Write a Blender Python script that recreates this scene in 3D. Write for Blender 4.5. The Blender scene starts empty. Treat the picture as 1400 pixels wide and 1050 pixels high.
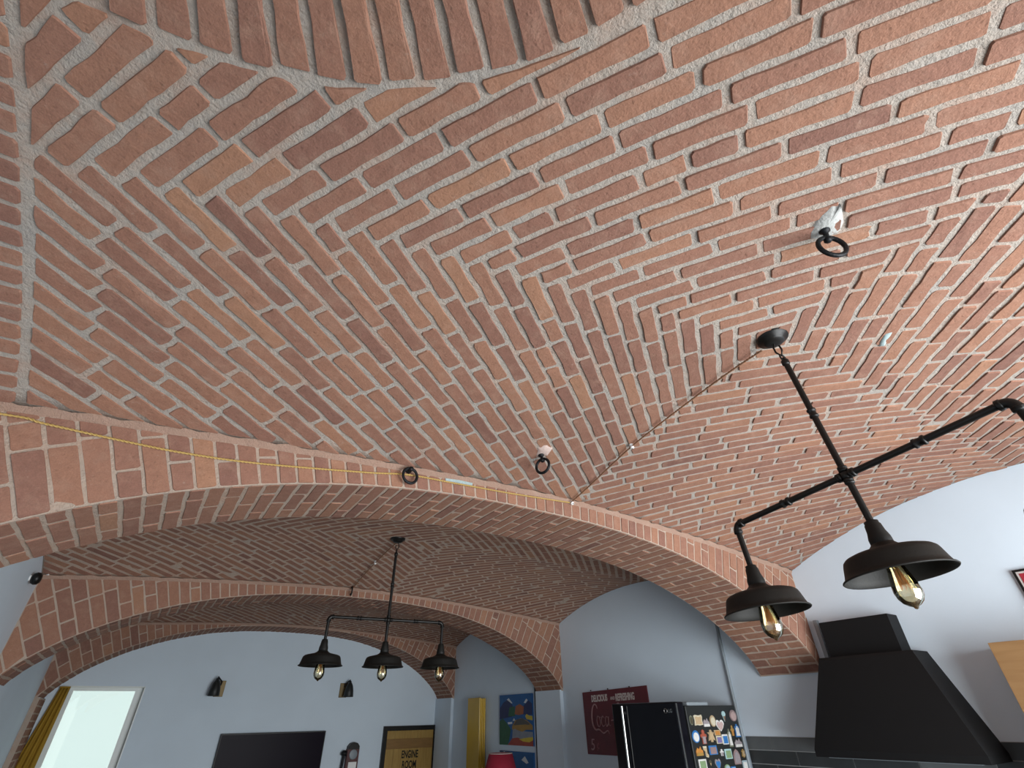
import bpy, bmesh, math, random
from mathutils import Vector, Matrix
random.seed(7)
R = math.radians
scene = bpy.context.scene
COL = scene.collection

# ------------------------------------------------------------------ camera, world, lights, exposure
CAMZ = 1.90                       # eye height above the floor; heights below are given relative to it
F_PX, PITCH, YAW, ROLL = 653.1, 0.6059, 0.5989, -0.0190
cam_data = bpy.data.cameras.new('camera')
cam_data.sensor_fit = 'HORIZONTAL'
cam_data.sensor_width = 36.0
cam_data.lens = F_PX / 1400.0 * 36.0
cam_data.clip_start = 0.02
cam = bpy.data.objects.new('camera', cam_data)
COL.objects.link(cam)
_f = Vector((math.sin(YAW) * math.cos(PITCH), math.cos(YAW) * math.cos(PITCH), math.sin(PITCH)))
_r = Vector((math.cos(YAW), -math.sin(YAW), 0.0))
_u = _r.cross(_f)
_cr, _sr = math.cos(ROLL), math.sin(ROLL)
_r2 = _r * _cr + _u * _sr
_u2 = _u * _cr - _r * _sr
cam.matrix_world = Matrix(((_r2.x, _u2.x, -_f.x, 0), (_r2.y, _u2.y, -_f.y, 0), (_r2.z, _u2.z, -_f.z, CAMZ), (0, 0, 0, 1)))
scene.camera = cam

world = bpy.data.worlds.new('world')
scene.world = world
world.use_nodes = True
_bg = world.node_tree.nodes['Background']
_bg.inputs['Color'].default_value = (0.82, 0.98, 0.96, 1)
_bg.inputs['Strength'].default_value = 0.90

def area(name, loc, rot, sx, sy, power, color):
    l = bpy.data.lights.new(name, 'AREA')
    l.shape = 'RECTANGLE'; l.size = sx; l.size_y = sy; l.energy = power; l.color = color
    o = bpy.data.objects.new(name, l); COL.objects.link(o)
    o.location = loc; o.rotation_euler = rot
    return o
# daylight through the wide glazing behind the camera: the lamp fills the opening at its panes
area('rear_window_offscreen', (2.45, -1.545, 1.35), (R(90), 0, 0), 3.08, 2.38, 245, (0.95, 0.98, 1.0))

vs = scene.view_settings
vs.view_transform = 'Standard'
vs.look = 'None'
vs.gamma = 1.0
vs.use_curve_mapping = False
vs.exposure = 0.25

# ------------------------------------------------------------------ materials
def mat(name):
    m = bpy.data.materials.new(name); m.use_nodes = True
    nt = m.node_tree
    return m, nt, nt.nodes['Principled BSDF']

def plain(name, col, rough=0.5, metal=0.0, noise=0.0, nscale=20.0, bump=0.0, bscale=80.0, coat=0.0, emit=None):
    m, nt, b = mat(name)
    b.inputs['Roughness'].default_value = rough
    b.inputs['Metallic'].default_value = metal
    b.inputs['Coat Weight'].default_value = coat
    b.inputs['Base Color'].default_value = (*col, 1)
    geo = nt.nodes.new('ShaderNodeNewGeometry')
    if noise > 0:
        n = nt.nodes.new('ShaderNodeTexNoise'); n.inputs['Scale'].default_value = nscale; n.inputs['Detail'].default_value = 4
        nt.links.new(geo.outputs['Position'], n.inputs['Vector'])
        mx = nt.nodes.new('ShaderNodeMix'); mx.data_type = 'RGBA'
        mx.inputs[6].default_value = (*[c * (1 - noise) for c in col], 1)
        mx.inputs[7].default_value = (*[min(1, c * (1 + noise)) for c in col], 1)
        nt.links.new(n.outputs['Fac'], mx.inputs[0]); nt.links.new(mx.outputs[2], b.inputs['Base Color'])
    if bump > 0:
        n2 = nt.nodes.new('ShaderNodeTexNoise'); n2.inputs['Scale'].default_value = bscale; n2.inputs['Detail'].default_value = 3
        nt.links.new(geo.outputs['Position'], n2.inputs['Vector'])
        bp = nt.nodes.new('ShaderNodeBump'); bp.inputs['Strength'].default_value = bump; bp.inputs['Distance'].default_value = 0.004
        nt.links.new(n2.outputs['Fac'], bp.inputs['Height']); nt.links.new(bp.outputs[0], b.inputs['Normal'])
    if emit:
        b.inputs['Emission Color'].default_value = (*emit[0], 1); b.inputs['Emission Strength'].default_value = emit[1]
    return m

def brick_material():
    m, nt, b = mat('fired_brick')
    N, L = nt.nodes.new, nt.links.new
    at = N('ShaderNodeAttribute'); at.attribute_name = 'tone'
    ramp = N('ShaderNodeValToRGB')
    cr = ramp.color_ramp
    stops = [(0.0, (0.188, 0.095, 0.076)), (0.2, (0.248, 0.126, 0.095)), (0.5, (0.298, 0.152, 0.107)), (0.78, (0.342, 0.176, 0.115)), (1.0, (0.375, 0.202, 0.124))]
    cr.elements[0].position = 0; cr.elements[0].color = (*stops[0][1], 1)
    cr.elements[1].position = 1; cr.elements[1].color = (*stops[-1][1], 1)
    for p, c in stops[1:-1]:
        e = cr.elements.new(p); e.color = (*c, 1)
    L(at.outputs['Fac'], ramp.inputs['Fac'])
    geo = N('ShaderNodeNewGeometry')
    def noise(scale, detail, rough=0.6):
        n = N('ShaderNodeTexNoise'); n.inputs['Scale'].default_value = scale; n.inputs['Detail'].default_value = detail
        n.inputs['Roughness'].default_value = rough
        L(geo.outputs['Position'], n.inputs['Vector']); return n
    n1 = noise(14, 5); n2 = noise(95, 4, 0.65); n3 = noise(33, 6, 0.7)
    # lime bloom rubbed over the bricks
    r1 = N('ShaderNodeMapRange'); r1.inputs['From Min'].default_value = 0.50; r1.inputs['From Max'].default_value = 0.80
    r1.inputs['To Max'].default_value = 0.42
    L(n1.outputs['Fac'], r1.inputs['Value'])
    mx = N('ShaderNodeMix'); mx.data_type = 'RGBA'; mx.inputs[7].default_value = (0.43, 0.275, 0.205, 1)
    L(r1.outputs[0], mx.inputs[0]); L(ramp.outputs['Color'], mx.inputs[6])
    r2 = N('ShaderNodeMapRange'); r2.inputs['From Min'].default_value = 0.25; r2.inputs['From Max'].default_value = 0.8
    r2.inputs['To Min'].default_value = 0.84; r2.inputs['To Max'].default_value = 1.13
    L(n3.outputs['Fac'], r2.inputs['Value'])
    mul = N('ShaderNodeVectorMath'); mul.operation = 'SCALE'
    L(mx.outputs[2], mul.inputs[0]); L(r2.outputs[0], mul.inputs['Scale'])
    L(mul.outputs[0], b.inputs['Base Color'])
    b.inputs['Roughness'].default_value = 0.9
    b.inputs['Specular IOR Level'].default_value = 0.25
    # grain, drag marks and small pits
    n4 = noise(210, 3, 0.7)
    vor = N('ShaderNodeTexVoronoi'); vor.inputs['Scale'].default_value = 42
    L(geo.outputs['Position'], vor.inputs['Vector'])
    pit = N('ShaderNodeMapRange'); pit.inputs['From Min'].default_value = 0.06; pit.inputs['From Max'].default_value = 0.22
    L(vor.outputs['Distance'], pit.inputs['Value'])
    gate = N('ShaderNodeMapRange'); gate.inputs['From Min'].default_value = 0.50; gate.inputs['From Max'].default_value = 0.62
    L(n1.outputs['Fac'], gate.inputs['Value'])
    pg = N('ShaderNodeMath'); pg.operation = 'MAXIMUM'; L(pit.outputs[0], pg.inputs[0]); L(gate.outputs[0], pg.inputs[1])
    grain = N('ShaderNodeMapRange'); grain.inputs['From Min'].default_value = 0.3; grain.inputs['From Max'].default_value = 0.7
    grain.inputs['To Min'].default_value = 0.86; grain.inputs['To Max'].default_value = 1.12
    L(n4.outputs['Fac'], grain.inputs['Value'])
    pd = N('ShaderNodeMapRange'); pd.inputs['To Min'].default_value = 0.84; pd.inputs['To Max'].default_value = 1.0
    L(pg.outputs[0], pd.inputs['Value'])
    gm = N('ShaderNodeMath'); gm.operation = 'MULTIPLY'; L(grain.outputs[0], gm.inputs[0]); L(pd.outputs[0], gm.inputs[1])
    mul2 = N('ShaderNodeVectorMath'); mul2.operation = 'SCALE'; L(mul.outputs[0], mul2.inputs[0]); L(gm.outputs[0], mul2.inputs['Scale'])
    # mortar smeared thinly over the brick here and there
    sm1 = noise(26, 8, 0.75)
    smr = N('ShaderNodeMapRange'); smr.inputs['From Min'].default_value = 0.62; smr.inputs['From Max'].default_value = 0.74; smr.inputs['To Max'].default_value = 0.55
    L(sm1.outputs['Fac'], smr.inputs['Value'])
    mx2 = N('ShaderNodeMix'); mx2.data_type = 'RGBA'; mx2.inputs[7].default_value = (0.46, 0.36, 0.30, 1)
    L(smr.outputs[0], mx2.inputs[0]); L(mul2.outputs[0], mx2.inputs[6])
    L(mx2.outputs[2], b.inputs['Base Color'])
    add = N('ShaderNodeMath'); add.operation = 'MULTIPLY_ADD'; add.inputs[1].default_value = 1.3
    L(n3.outputs['Fac'], add.inputs[0]); L(n2.outputs['Fac'], add.inputs[2])
    add2 = N('ShaderNodeMath'); add2.operation = 'MULTIPLY_ADD'; add2.inputs[1].default_value = 0.3
    L(pg.outputs[0], add2.inputs[0]); L(add.outputs[0], add2.inputs[2])
    bp = N('ShaderNodeBump'); bp.inputs['Strength'].default_value = 0.55; bp.inputs['Distance'].default_value = 0.0045
    L(add2.outputs[0], bp.inputs['Height']); L(bp.outputs[0], b.inputs['Normal'])
    return m

def mortar_material(name, c0, c1, c2):
    m, nt, b = mat(name)
    N, L = nt.nodes.new, nt.links.new
    geo = N('ShaderNodeNewGeometry')
    def noise(scale, detail):
        n = N('ShaderNodeTexNoise'); n.inputs['Scale'].default_value = scale; n.inputs['Detail'].default_value = detail
        n.inputs['Roughness'].default_value = 0.7
        L(geo.outputs['Position'], n.inputs['Vector']); return n
    n1 = noise(5, 6); n2 = noise(120, 5); n3 = noise(38, 4)
    ramp = N('ShaderNodeValToRGB'); cr = ramp.color_ramp
    cr.elements[0].position = 0.36; cr.elements[0].color = (*c0, 1)
    cr.elements[1].position = 0.66; cr.elements[1].color = (*c2, 1)
    e = cr.elements.new(0.5); e.color = (*c1, 1)
    L(n1.outputs['Fac'], ramp.inputs['Fac'])
    L(ramp.outputs[0], b.inputs['Base Color'])
    b.inputs['Roughness'].default_value = 0.95; b.inputs['Specular IOR Level'].default_value = 0.2
    add = N('ShaderNodeMath'); add.operation = 'MULTIPLY_ADD'; add.inputs[1].default_value = 1.6
    L(n3.outputs['Fac'], add.inputs[0]); L(n2.outputs['Fac'], add.inputs[2])
    bp = N('ShaderNodeBump'); bp.inputs['Strength'].default_value = 0.9; bp.inputs['Distance'].default_value = 0.008
    L(add.outputs[0], bp.inputs['Height']); L(bp.outputs[0], b.inputs['Normal'])
    return m

M = {}
M['brick'] = brick_material()
M['mortar'] = mortar_material('lime_mortar', (0.42, 0.385, 0.350), (0.46, 0.405, 0.355), (0.47, 0.355, 0.290))
M['pink_mortar'] = mortar_material('brick_dust_mortar', (0.46, 0.375, 0.315), (0.50, 0.395, 0.320), (0.50, 0.345, 0.265))
M['fillet'] = mortar_material('smoothed_brick_dust_mortar', (0.40, 0.265, 0.205), (0.42, 0.275, 0.21), (0.44, 0.30, 0.235))
M['paint'] = plain('pale_blue_grey_paint', (0.645, 0.745, 0.835), 0.75, noise=0.05, nscale=2.5, bump=0.12, bscale=60)
M['white_paint'] = plain('white_gloss_paint', (0.80, 0.84, 0.83), 0.4)
M['floor'] = plain('dark_oak_floor', (0.13, 0.095, 0.065), 0.45, noise=0.2, nscale=6)
M['black_metal'] = plain('black_painted_metal', (0.006, 0.0055, 0.005), 0.40, 0.0, noise=0.3, nscale=30, bump=0.08, bscale=200)
M['bronze_metal'] = plain('rubbed_bronze_metal', (0.0065, 0.006, 0.005), 0.6, 0.0, noise=0.35, nscale=25, bump=0.15, bscale=150)
M['chrome'] = plain('bright_steel', (0.6, 0.6, 0.58), 0.25, 1.0)
M['iron'] = plain('wrought_iron', (0.012, 0.013, 0.015), 0.5, 0.6, bump=0.4, bscale=140)
M['hood'] = plain('matt_black_steel', (0.0055, 0.0055, 0.006), 0.6, 0.0, bump=0.03, bscale=90)
M['fridge_gloss'] = plain('glossy_black_glass', (0.006, 0.006, 0.009), 0.10, 0.0)
M['fridge_gloss'].node_tree.nodes['Principled BSDF'].inputs['Specular IOR Level'].default_value = 0.22
M['fridge_side'] = plain('dark_textured_steel', (0.012, 0.014, 0.014), 0.5)
M['grey_plastic'] = plain('grey_plastic', (0.24, 0.28, 0.31), 0.45)
M['screen'] = plain('dark_screen_glass', (0.006, 0.003, 0.009), 0.32)
M['screen'].node_tree.nodes['Principled BSDF'].inputs['Specular IOR Level'].default_value = 0.05
for k_ in ('bronze_metal', 'black_metal'): M[k_].node_tree.nodes['Principled BSDF'].inputs['Specular IOR Level'].default_value = 0.32
M['hood'].node_tree.nodes['Principled BSDF'].inputs['Specular IOR Level'].default_value = 0.25
M['sign_red'] = plain('weathered_dark_red_enamel', (0.120, 0.014, 0.022), 0.45, noise=0.25, nscale=12)
M['sign_cream'] = plain('cream_lettering', (0.62, 0.55, 0.52), 0.5)
M['sign_dim'] = plain('faded_pink_lettering', (0.42, 0.24, 0.25), 0.5)
M['gold_paint'] = plain('glossy_ochre_enamel', (0.60, 0.37, 0.015), 0.28, noise=0.1, nscale=6)
M['red_fabric'] = plain('red_lampshade_fabric', (0.36, 0.018, 0.045), 0.8, bump=0.2, bscale=300)
M['curtain'] = plain('mustard_curtain_cloth', (0.36, 0.215, 0.020), 0.85, noise=0.15, nscale=8, bump=0.2, bscale=200)
M['plaster'] = plain('white_plaster', (0.44, 0.445, 0.43), 0.95, noise=0.12, nscale=40, bump=0.8, bscale=90)
M['cable'] = plain('golden_braided_cable', (0.50, 0.33, 0.10), 0.5, noise=0.2, nscale=200)
M['brown_cable'] = plain('brown_braided_cable', (0.20, 0.10, 0.05), 0.6, noise=0.2, nscale=200)
M['porcelain'] = plain('white_porcelain', (0.85, 0.85, 0.84), 0.25)
M['tile'] = plain('dark_slate_tile', (0.030, 0.034, 0.036), 0.35, noise=0.35, nscale=9)
M['tile_grey'] = plain('mid_grey_slate_tile', (0.10, 0.11, 0.115), 0.4, noise=0.25, nscale=9)
M['grout'] = plain('pale_grout', (0.32, 0.33, 0.33), 0.9)
M['brass'] = plain('aged_brass', (0.16, 0.115, 0.055), 0.5, 0.6, noise=0.2, nscale=40)
M['bulb_base'] = plain('bulb_brass_cap', (0.42, 0.38, 0.28), 0.35, 1.0)
M['filament'] = plain('amber_filament', (0.50, 0.20, 0.06), 0.4, 0.6)

def wood(name, c1, c2, axis_scale, rough=0.5):
    m, nt, b = mat(name)
    N, L = nt.nodes.new, nt.links.new
    geo = N('ShaderNodeNewGeometry')
    mp = N('ShaderNodeMapping'); mp.inputs['Scale'].default_value = axis_scale
    L(geo.outputs['Position'], mp.inputs['Vector'])
    n = N('ShaderNodeTexNoise'); n.inputs['Scale'].default_value = 3; n.inputs['Detail'].default_value = 6; n.inputs['Distortion'].default_value = 0.6
    L(mp.outputs[0], n.inputs['Vector'])
    r = N('ShaderNodeValToRGB'); r.color_ramp.elements[0].position = 0.3; r.color_ramp.elements[1].position = 0.7
    r.color_ramp.elements[0].color = (*c1, 1); r.color_ramp.elements[1].color = (*c2, 1)
    L(n.outputs['Fac'], r.inputs['Fac']); L(r.outputs[0], b.inputs['Base Color'])
    b.inputs['Roughness'].default_value = rough
    return m
M['cabinet_wood'] = wood('light_oak_veneer', (0.235, 0.125, 0.048), (0.29, 0.165, 0.068), (4, 1.2, 9))
M['door_wood'] = wood('yellow_pine_boards', (0.30, 0.175, 0.035), (0.40, 0.25, 0.06), (14, 14, 1.2))
M['dark_wood'] = wood('dark_red_stained_wood', (0.055, 0.012, 0.012), (0.10, 0.02, 0.02), (10, 10, 2))

def glass_material(name, tint, rough=0.0):
    m, nt, b = mat(name)
    nt.nodes.remove(b)
    N, L = nt.nodes.new, nt.links.new
    out = nt.nodes['Material Output']
    fr = N('ShaderNodeFresnel'); fr.inputs['IOR'].default_value = 1.5
    tr = N('ShaderNodeBsdfTransparent'); tr.inputs['Color'].default_value = (*tint, 1)
    gl = N('ShaderNodeBsdfGlossy'); gl.inputs['Roughness'].default_value = 0.03; gl.inputs['Color'].default_value = (1, 0.96, 0.82, 1)
    ma = N('ShaderNodeMath'); ma.operation = 'MULTIPLY_ADD'; ma.inputs[1].default_value = 0.9; ma.inputs[2].default_value = 0.20 if rough < 0 else 0.06
    L(fr.outputs[0], ma.inputs[0])
    mx = N('ShaderNodeMixShader')
    L(ma.outputs[0], mx.inputs[0]); L(tr.outputs[0], mx.inputs[1]); L(gl.outputs[0], mx.inputs[2]); L(mx.outputs[0], out.inputs['Surface'])
    return m
M['bulb_glass'] = glass_material('amber_bulb_glass', (0.96, 0.90, 0.70), -1)
M['pane'] = glass_material('window_glass', (0.97, 0.99, 0.98))

# ------------------------------------------------------------------ object helpers
def tag(o, label=None, cat=None, group=None, kind=None):
    if label: o['label'] = label
    if cat: o['category'] = cat
    if group: o['group'] = group
    if kind: o['kind'] = kind
    return o

def empty(name, loc, rz=0.0):
    o = bpy.data.objects.new(name, None); COL.objects.link(o)
    o.empty_display_size = 0.05
    o.location = loc; o.rotation_euler = (0, 0, rz)
    return o

class MB:
    """collects geometry for one mesh object"""
    def __init__(self): self.v = []; self.f = []; self.mi = []; self.smooth = []
    def add(self, vs, fs, mi=0, smooth=False):
        o = len(self.v); self.v += [tuple(p) for p in vs]
        for f in fs:
            self.f.append([i + o for i in f]); self.mi.append(mi); self.smooth.append(smooth)
        return self
    def box(self, x0, x1, y0, y1, z0, z1, mi=0, M4=None):
        vs = [Vector((x, y, z)) for z in (z0, z1) for y in (y0, y1) for x in (x0, x1)]
        if M4: vs = [M4 @ v for v in vs]
        return self.add(vs, [(0, 2, 3, 1), (4, 5, 7, 6), (0, 1, 5, 4), (2, 6, 7, 3), (0, 4, 6, 2), (1, 3, 7, 5)], mi)
    def bevbox(self, x0, x1, y0, y1, z0, z1, b=0.004, mi=0):
        bm = bmesh.new(); bmesh.ops.create_cube(bm, size=1)
        for v in bm.verts:
            v.co = Vector(((x0 + x1) / 2 + v.co.x * (x1 - x0), (y0 + y1) / 2 + v.co.y * (y1 - y0), (z0 + z1) / 2 + v.co.z * (z1 - z0)))
        bmesh.ops.bevel(bm, geom=bm.edges[:], offset=b, segments=2, affect='EDGES', profile=0.5)
        bm.verts.index_update()
        self.add([v.co for v in bm.verts], [[v.index for v in f.verts] for f in bm.faces], mi); bm.free(); return self
    def lathe(self, prof, n=24, M4=None, mi=0, caps=True, smooth=True):
        """prof: (radius, z) list from bottom to top"""
        vs = []; fs = []
        for r, z in prof:
            for k in range(n):
                a = 2 * math.pi * k / n; p = Vector((r * math.cos(a), r * math.sin(a), z)); vs.append(M4 @ p if M4 else p)
        for i in range(len(prof) - 1):
            for k in range(n):
                fs.append((i * n + k, i * n + (k + 1) % n, (i + 1) * n + (k + 1) % n, (i + 1) * n + k))
        if caps:
            fs.append(tuple(reversed(range(n)))); fs.append(tuple(range((len(prof) - 1) * n, len(prof) * n)))
        return self.add(vs, fs, mi, smooth)
    def tube(self, pts, rad, n=10, mi=0, closed=False):
        pts = [Vector(p) for p in pts]; m = len(pts)
        rads = rad if isinstance(rad, (list, tuple)) else [rad] * m
        vs = []; fs = []; prev = None
        for i, p in enumerate(pts):
            if closed: t = pts[(i + 1) % m] - pts[i - 1]
            else: t = pts[min(i + 1, m - 1)] - pts[max(i - 1, 0)]
            t.normalize()
            if prev is None:
                a = Vector((0, 0, 1)) if abs(t.z) < 0.9 else Vector((1, 0, 0))
                nrm = t.cross(a).normalized()
            else:
                nrm = (prev - t * prev.dot(t)).normalized()
            prev = nrm; bn = t.cross(nrm)
            for k in range(n):
                a = 2 * math.pi * k / n; vs.append(p + (nrm * math.cos(a) + bn * math.sin(a)) * rads[i])
        for i in range(m if closed else m - 1):
            j = (i + 1) % m
            for k in range(n):
                fs.append((i * n + k, i * n + (k + 1) % n, j * n + (k + 1) % n, j * n + k))
        self.add(vs, fs, mi, True)
        if not closed:
            self.add(vs[:n], [tuple(reversed(range(n)))], mi); self.add(vs[-n:], [tuple(range(n))], mi)
        return self
    def prism(self, poly, fmap, h0, h1, mi=0):
        """poly: list of (a,b); fmap(a,b,h)->xyz"""
        n = len(poly)
        vs = [fmap(a, b, h0) for a, b in poly] + [fmap(a, b, h1) for a, b in poly]
        fs = [tuple(range(n)), tuple(reversed(range(n, 2 * n)))] + [(i, i + n, (i + 1) % n + n, (i + 1) % n) for i in range(n)]
        return self.add(vs, fs, mi)
    def build(self, name, mats, parent=None, loc=None):
        me = bpy.data.meshes.new(name)
        vs = self.v
        base = Vector(loc) if loc is not None else Vector((0, 0, 0))
        if loc is not None: vs = [tuple(Vector(p) - base) for p in vs]
        me.from_pydata(vs, [], self.f); 
        if not isinstance(mats, (list, tuple)): mats = [mats]
        for m in mats: me.materials.append(m)
        me.polygons.foreach_set('material_index', self.mi)
        me.polygons.foreach_set('use_smooth', self.smooth)
        bm = bmesh.new(); bm.from_mesh(me); bmesh.ops.recalc_face_normals(bm, faces=bm.faces[:]); bm.to_mesh(me); bm.free()
        me.update()
        o = bpy.data.objects.new(name, me); COL.objects.link(o)
        if loc is not None: o.location = base
        if parent is not None: o.parent = parent
        return o

def copy_tree(o, parent=None):
    c = o.copy(); COL.objects.link(c); c.parent = parent
    for k in ('label', 'category', 'group', 'kind'):
        if k in o: c[k] = o[k]
    for ch in list(o.children): copy_tree(ch, c)
    return c

# ------------------------------------------------------------------ the place (metres; z relative to the eye, CAMZ added on output)
XR, XL = 4.50, -0.92
XM, HW = (XR + XL) / 2, (XR - XL) / 2
Y1, Y2, Y3, YE = 2.291, 5.579, 8.484, 9.075
T1 = 0.541
ZS = 0.241
Y_BACK = -1.45
X_NICHE = -1.30                    # left wall of the first bay
SEAM_X = -0.68

def fs(s, p=1.6, e=0.15):
    return 1 - ((s * s + e * e) ** (p / 2) - e ** p) / ((1 + e * e) ** (p / 2) - e ** p)
def vault(ym, hl, A, B, H):
    C = H - 1 - A - B
    def z(x, y):
        f = fs((x - XM) / HW); g = 1 - ((y - ym) / hl) ** 2
        return 1 + A * f + B * g + C * f * g
    return z
def zA(x, y):
    s = (x - 2.0) / (2.5 if x > 2.0 else 2.92)
    f = fs(s, 1.4); g = 1 - ((y - 0.70) / 1.59) ** 2
    base = 1.0 - (0.045 * ((2.0 - x) / 2.92) ** 2 if x < 2.0 else 0.0)
    return base + 0.150 * f + 0.34 * g - 0.130 * f * g
zB = vault((Y1 + T1 + Y2) / 2, (Y2 - Y1 - T1) / 2, 0.160, 0.245, 1.33)
zC = vault((Y2 + T1 + Y3) / 2, (Y3 - Y2 - T1) / 2, 0.165, 0.22, 1.31)

def surf(zf):
    def m(a, b, h):                # h: how far the point stands below the surface (towards the room)
        e = 1e-3
        n = Vector((-(zf(a + e, b) - zf(a - e, b)) / (2 * e), -(zf(a, b + e) - zf(a, b - e)) / (2 * e), 1)).normalized()
        p = Vector((a, b, zf(a, b) + CAMZ)) - n * h
        return p
    return m

# ---- camera projection, only used to decide which bricks show largest
def project(p):
    q = Vector(p) - Vector((0, 0, CAMZ))
    w = q.dot(_f)
    if w < 0.05: return None
    return (700 + F_PX * q.dot(_r2) / w, 525 - F_PX * q.dot(_u2) / w)
def shown_area(pts):
    s = []
    for p in pts:
        q = project(p)
        if q is None: return 0
        s.append(q)
    cx = sum(q[0] for q in s) / len(s); cy = sum(q[1] for q in s) / len(s)
    if not (-10 < cx < 1410 and -10 < cy < 1060): return 0
    return abs(sum(s[i - 1][0] * s[i][1] - s[i][0] * s[i - 1][1] for i in range(len(s)))) / 2

# ---- polygons
def clip(poly, n, c):
    """keep n.p <= c"""
    out = []
    for i in range(len(poly)):
        a, b = poly[i - 1], poly[i]
        da = n[0] * a[0] + n[1] * a[1] - c; db = n[0] * b[0] + n[1] * b[1] - c
        if (da <= 0) != (db <= 0):
            t = da / (da - db); out.append((a[0] + (b[0] - a[0]) * t, a[1] + (b[1] - a[1]) * t))
        if db <= 0: out.append(b)
    return out
def parea(p):
    return abs(sum(p[i - 1][0] * p[i][1] - p[i][0] * p[i - 1][1] for i in range(len(p)))) / 2 if len(p) > 2 else 0

def brick_outline(poly, jit=0.0022, rnd=0.0065, step=0.075):
    """rounded, slightly wavy outline"""
    n = len(poly)
    cx = sum(p[0] for p in poly) / n; cy = sum(p[1] for p in poly) / n
    clean = []
    for p in poly:
        if not clean or math.hypot(p[0] - clean[-1][0], p[1] - clean[-1][1]) > 0.006: clean.append(p)
    if len(clean) > 2 and math.hypot(clean[0][0] - clean[-1][0], clean[0][1] - clean[-1][1]) < 0.006: clean.pop()
    if len(clean) < 3: return None
    out = []
    n = len(clean)
    for i in range(n):
        a, b = Vector(clean[i - 1]), Vector(clean[i]); c = Vector(clean[(i + 1) % n])
        r = rnd * random.uniform(0.5, 1.5)
        la, lb = (a - b).length, (c - b).length
        p = b + (a - b).normalized() * min(r, la * 0.3); q = b + (c - b).normalized() * min(r, lb * 0.3)
        out.append(p); out.append(q)
        d = c - b; L = d.length
        k = int(L / step)
        for j in range(1, k + 1):
            t = j / (k + 1)
            out.append(b + d * t)
    ctr = Vector((cx, cy))
    res = []
    for p in out:
        w = (p - ctr)
        if w.length > 1e-6: w.normalize()
        res.append(p + w * random.uniform(-jit, jit * 0.7) + Vector((random.uniform(-jit, jit), random.uniform(-jit, jit))) * 0.4)
    return [(p.x, p.y) for p in res]

class Bricks:
    """bricks of one wall, vault or arch: the largest as single parts, the rest joined"""
    def __init__(self): self.items = []
    def add(self, poly, fmap, proud=0.006, inset=0.005, jit=0.0022, rnd=0.0065, step=0.075, tone=None, occl=None, minarea=0.0011):
        if parea(poly) < minarea: return
        if parea(poly) / max(math.hypot(p[0] - q[0], p[1] - q[1]) for p in poly for q in poly) < 0.014: return   # slivers are left to the mortar
        o = brick_outline(poly, jit, rnd, step)
        if not o: return
        n = len(o)
        cx = sum(p[0] for p in o) / n; cy = sum(p[1] for p in o) / n
        pr = proud * random.uniform(0.35, 1.65)
        tx, ty = random.gauss(0, 0.006), random.gauss(0, 0.006)
        top = []
        for a, b in o:
            d = math.hypot(a - cx, b - cy)
            k = max(0.0, 1 - inset / max(d, 1e-4))
            top.append((cx + (a - cx) * k, cy + (b - cy) * k))
        vs = [fmap(a, b, -0.005) for a, b in o] + [fmap(a, b, pr + (a - cx) * tx + (b - cy) * ty + random.uniform(-0.0006, 0.0006)) for a, b in top]
        fs_ = [(i, (i + 1) % n, (i + 1) % n + n, i + n) for i in range(n)] + [tuple(range(n, 2 * n))]
        t = random.betavariate(4.5, 4.0) if tone is None else tone
        vis = shown_area([vs[n + i] for i in range(n)])
        if vis and occl and occl(vs[n]): vis = 0
        self.items.append((vis, vs, fs_, t))
    def emit(self, parent, limit=300):
        self.items.sort(key=lambda it: -it[0])
        k = 0
        for vis, vs, fs_, t in self.items[:limit]:
            if vis < 40: break
            k += 1
            c = sum((Vector(v) for v in vs), Vector()) / len(vs)
            me = bpy.data.meshes.new('brick')
            me.from_pydata([tuple(Vector(v) - c) for v in vs], [], fs_)
            me.materials.append(M['brick'])
            at = me.attributes.new('tone', 'FLOAT', 'FACE'); at.data.foreach_set('value', [t] * len(fs_))
            o = bpy.data.objects.new('brick', me); COL.objects.link(o)
            o.location = c; o.parent = parent
        rest = self.items[k:]
        if rest:
            V, Fc, T = [], [], []
            for vis, vs, fs_, t in rest:
                o = len(V); V += [tuple(v) for v in vs]; Fc += [[i + o for i in f] for f in fs_]; T += [t] * len(fs_)
            me = bpy.data.meshes.new('brickwork'); me.from_pydata(V, [], Fc); me.materials.append(M['brick'])
            at = me.attributes.new('tone', 'FLOAT', 'FACE'); at.data.foreach_set('value', T)
            o = bpy.data.objects.new('brickwork', me); COL.objects.link(o); o.parent = parent
            o['kind'] = 'stuff'

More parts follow.
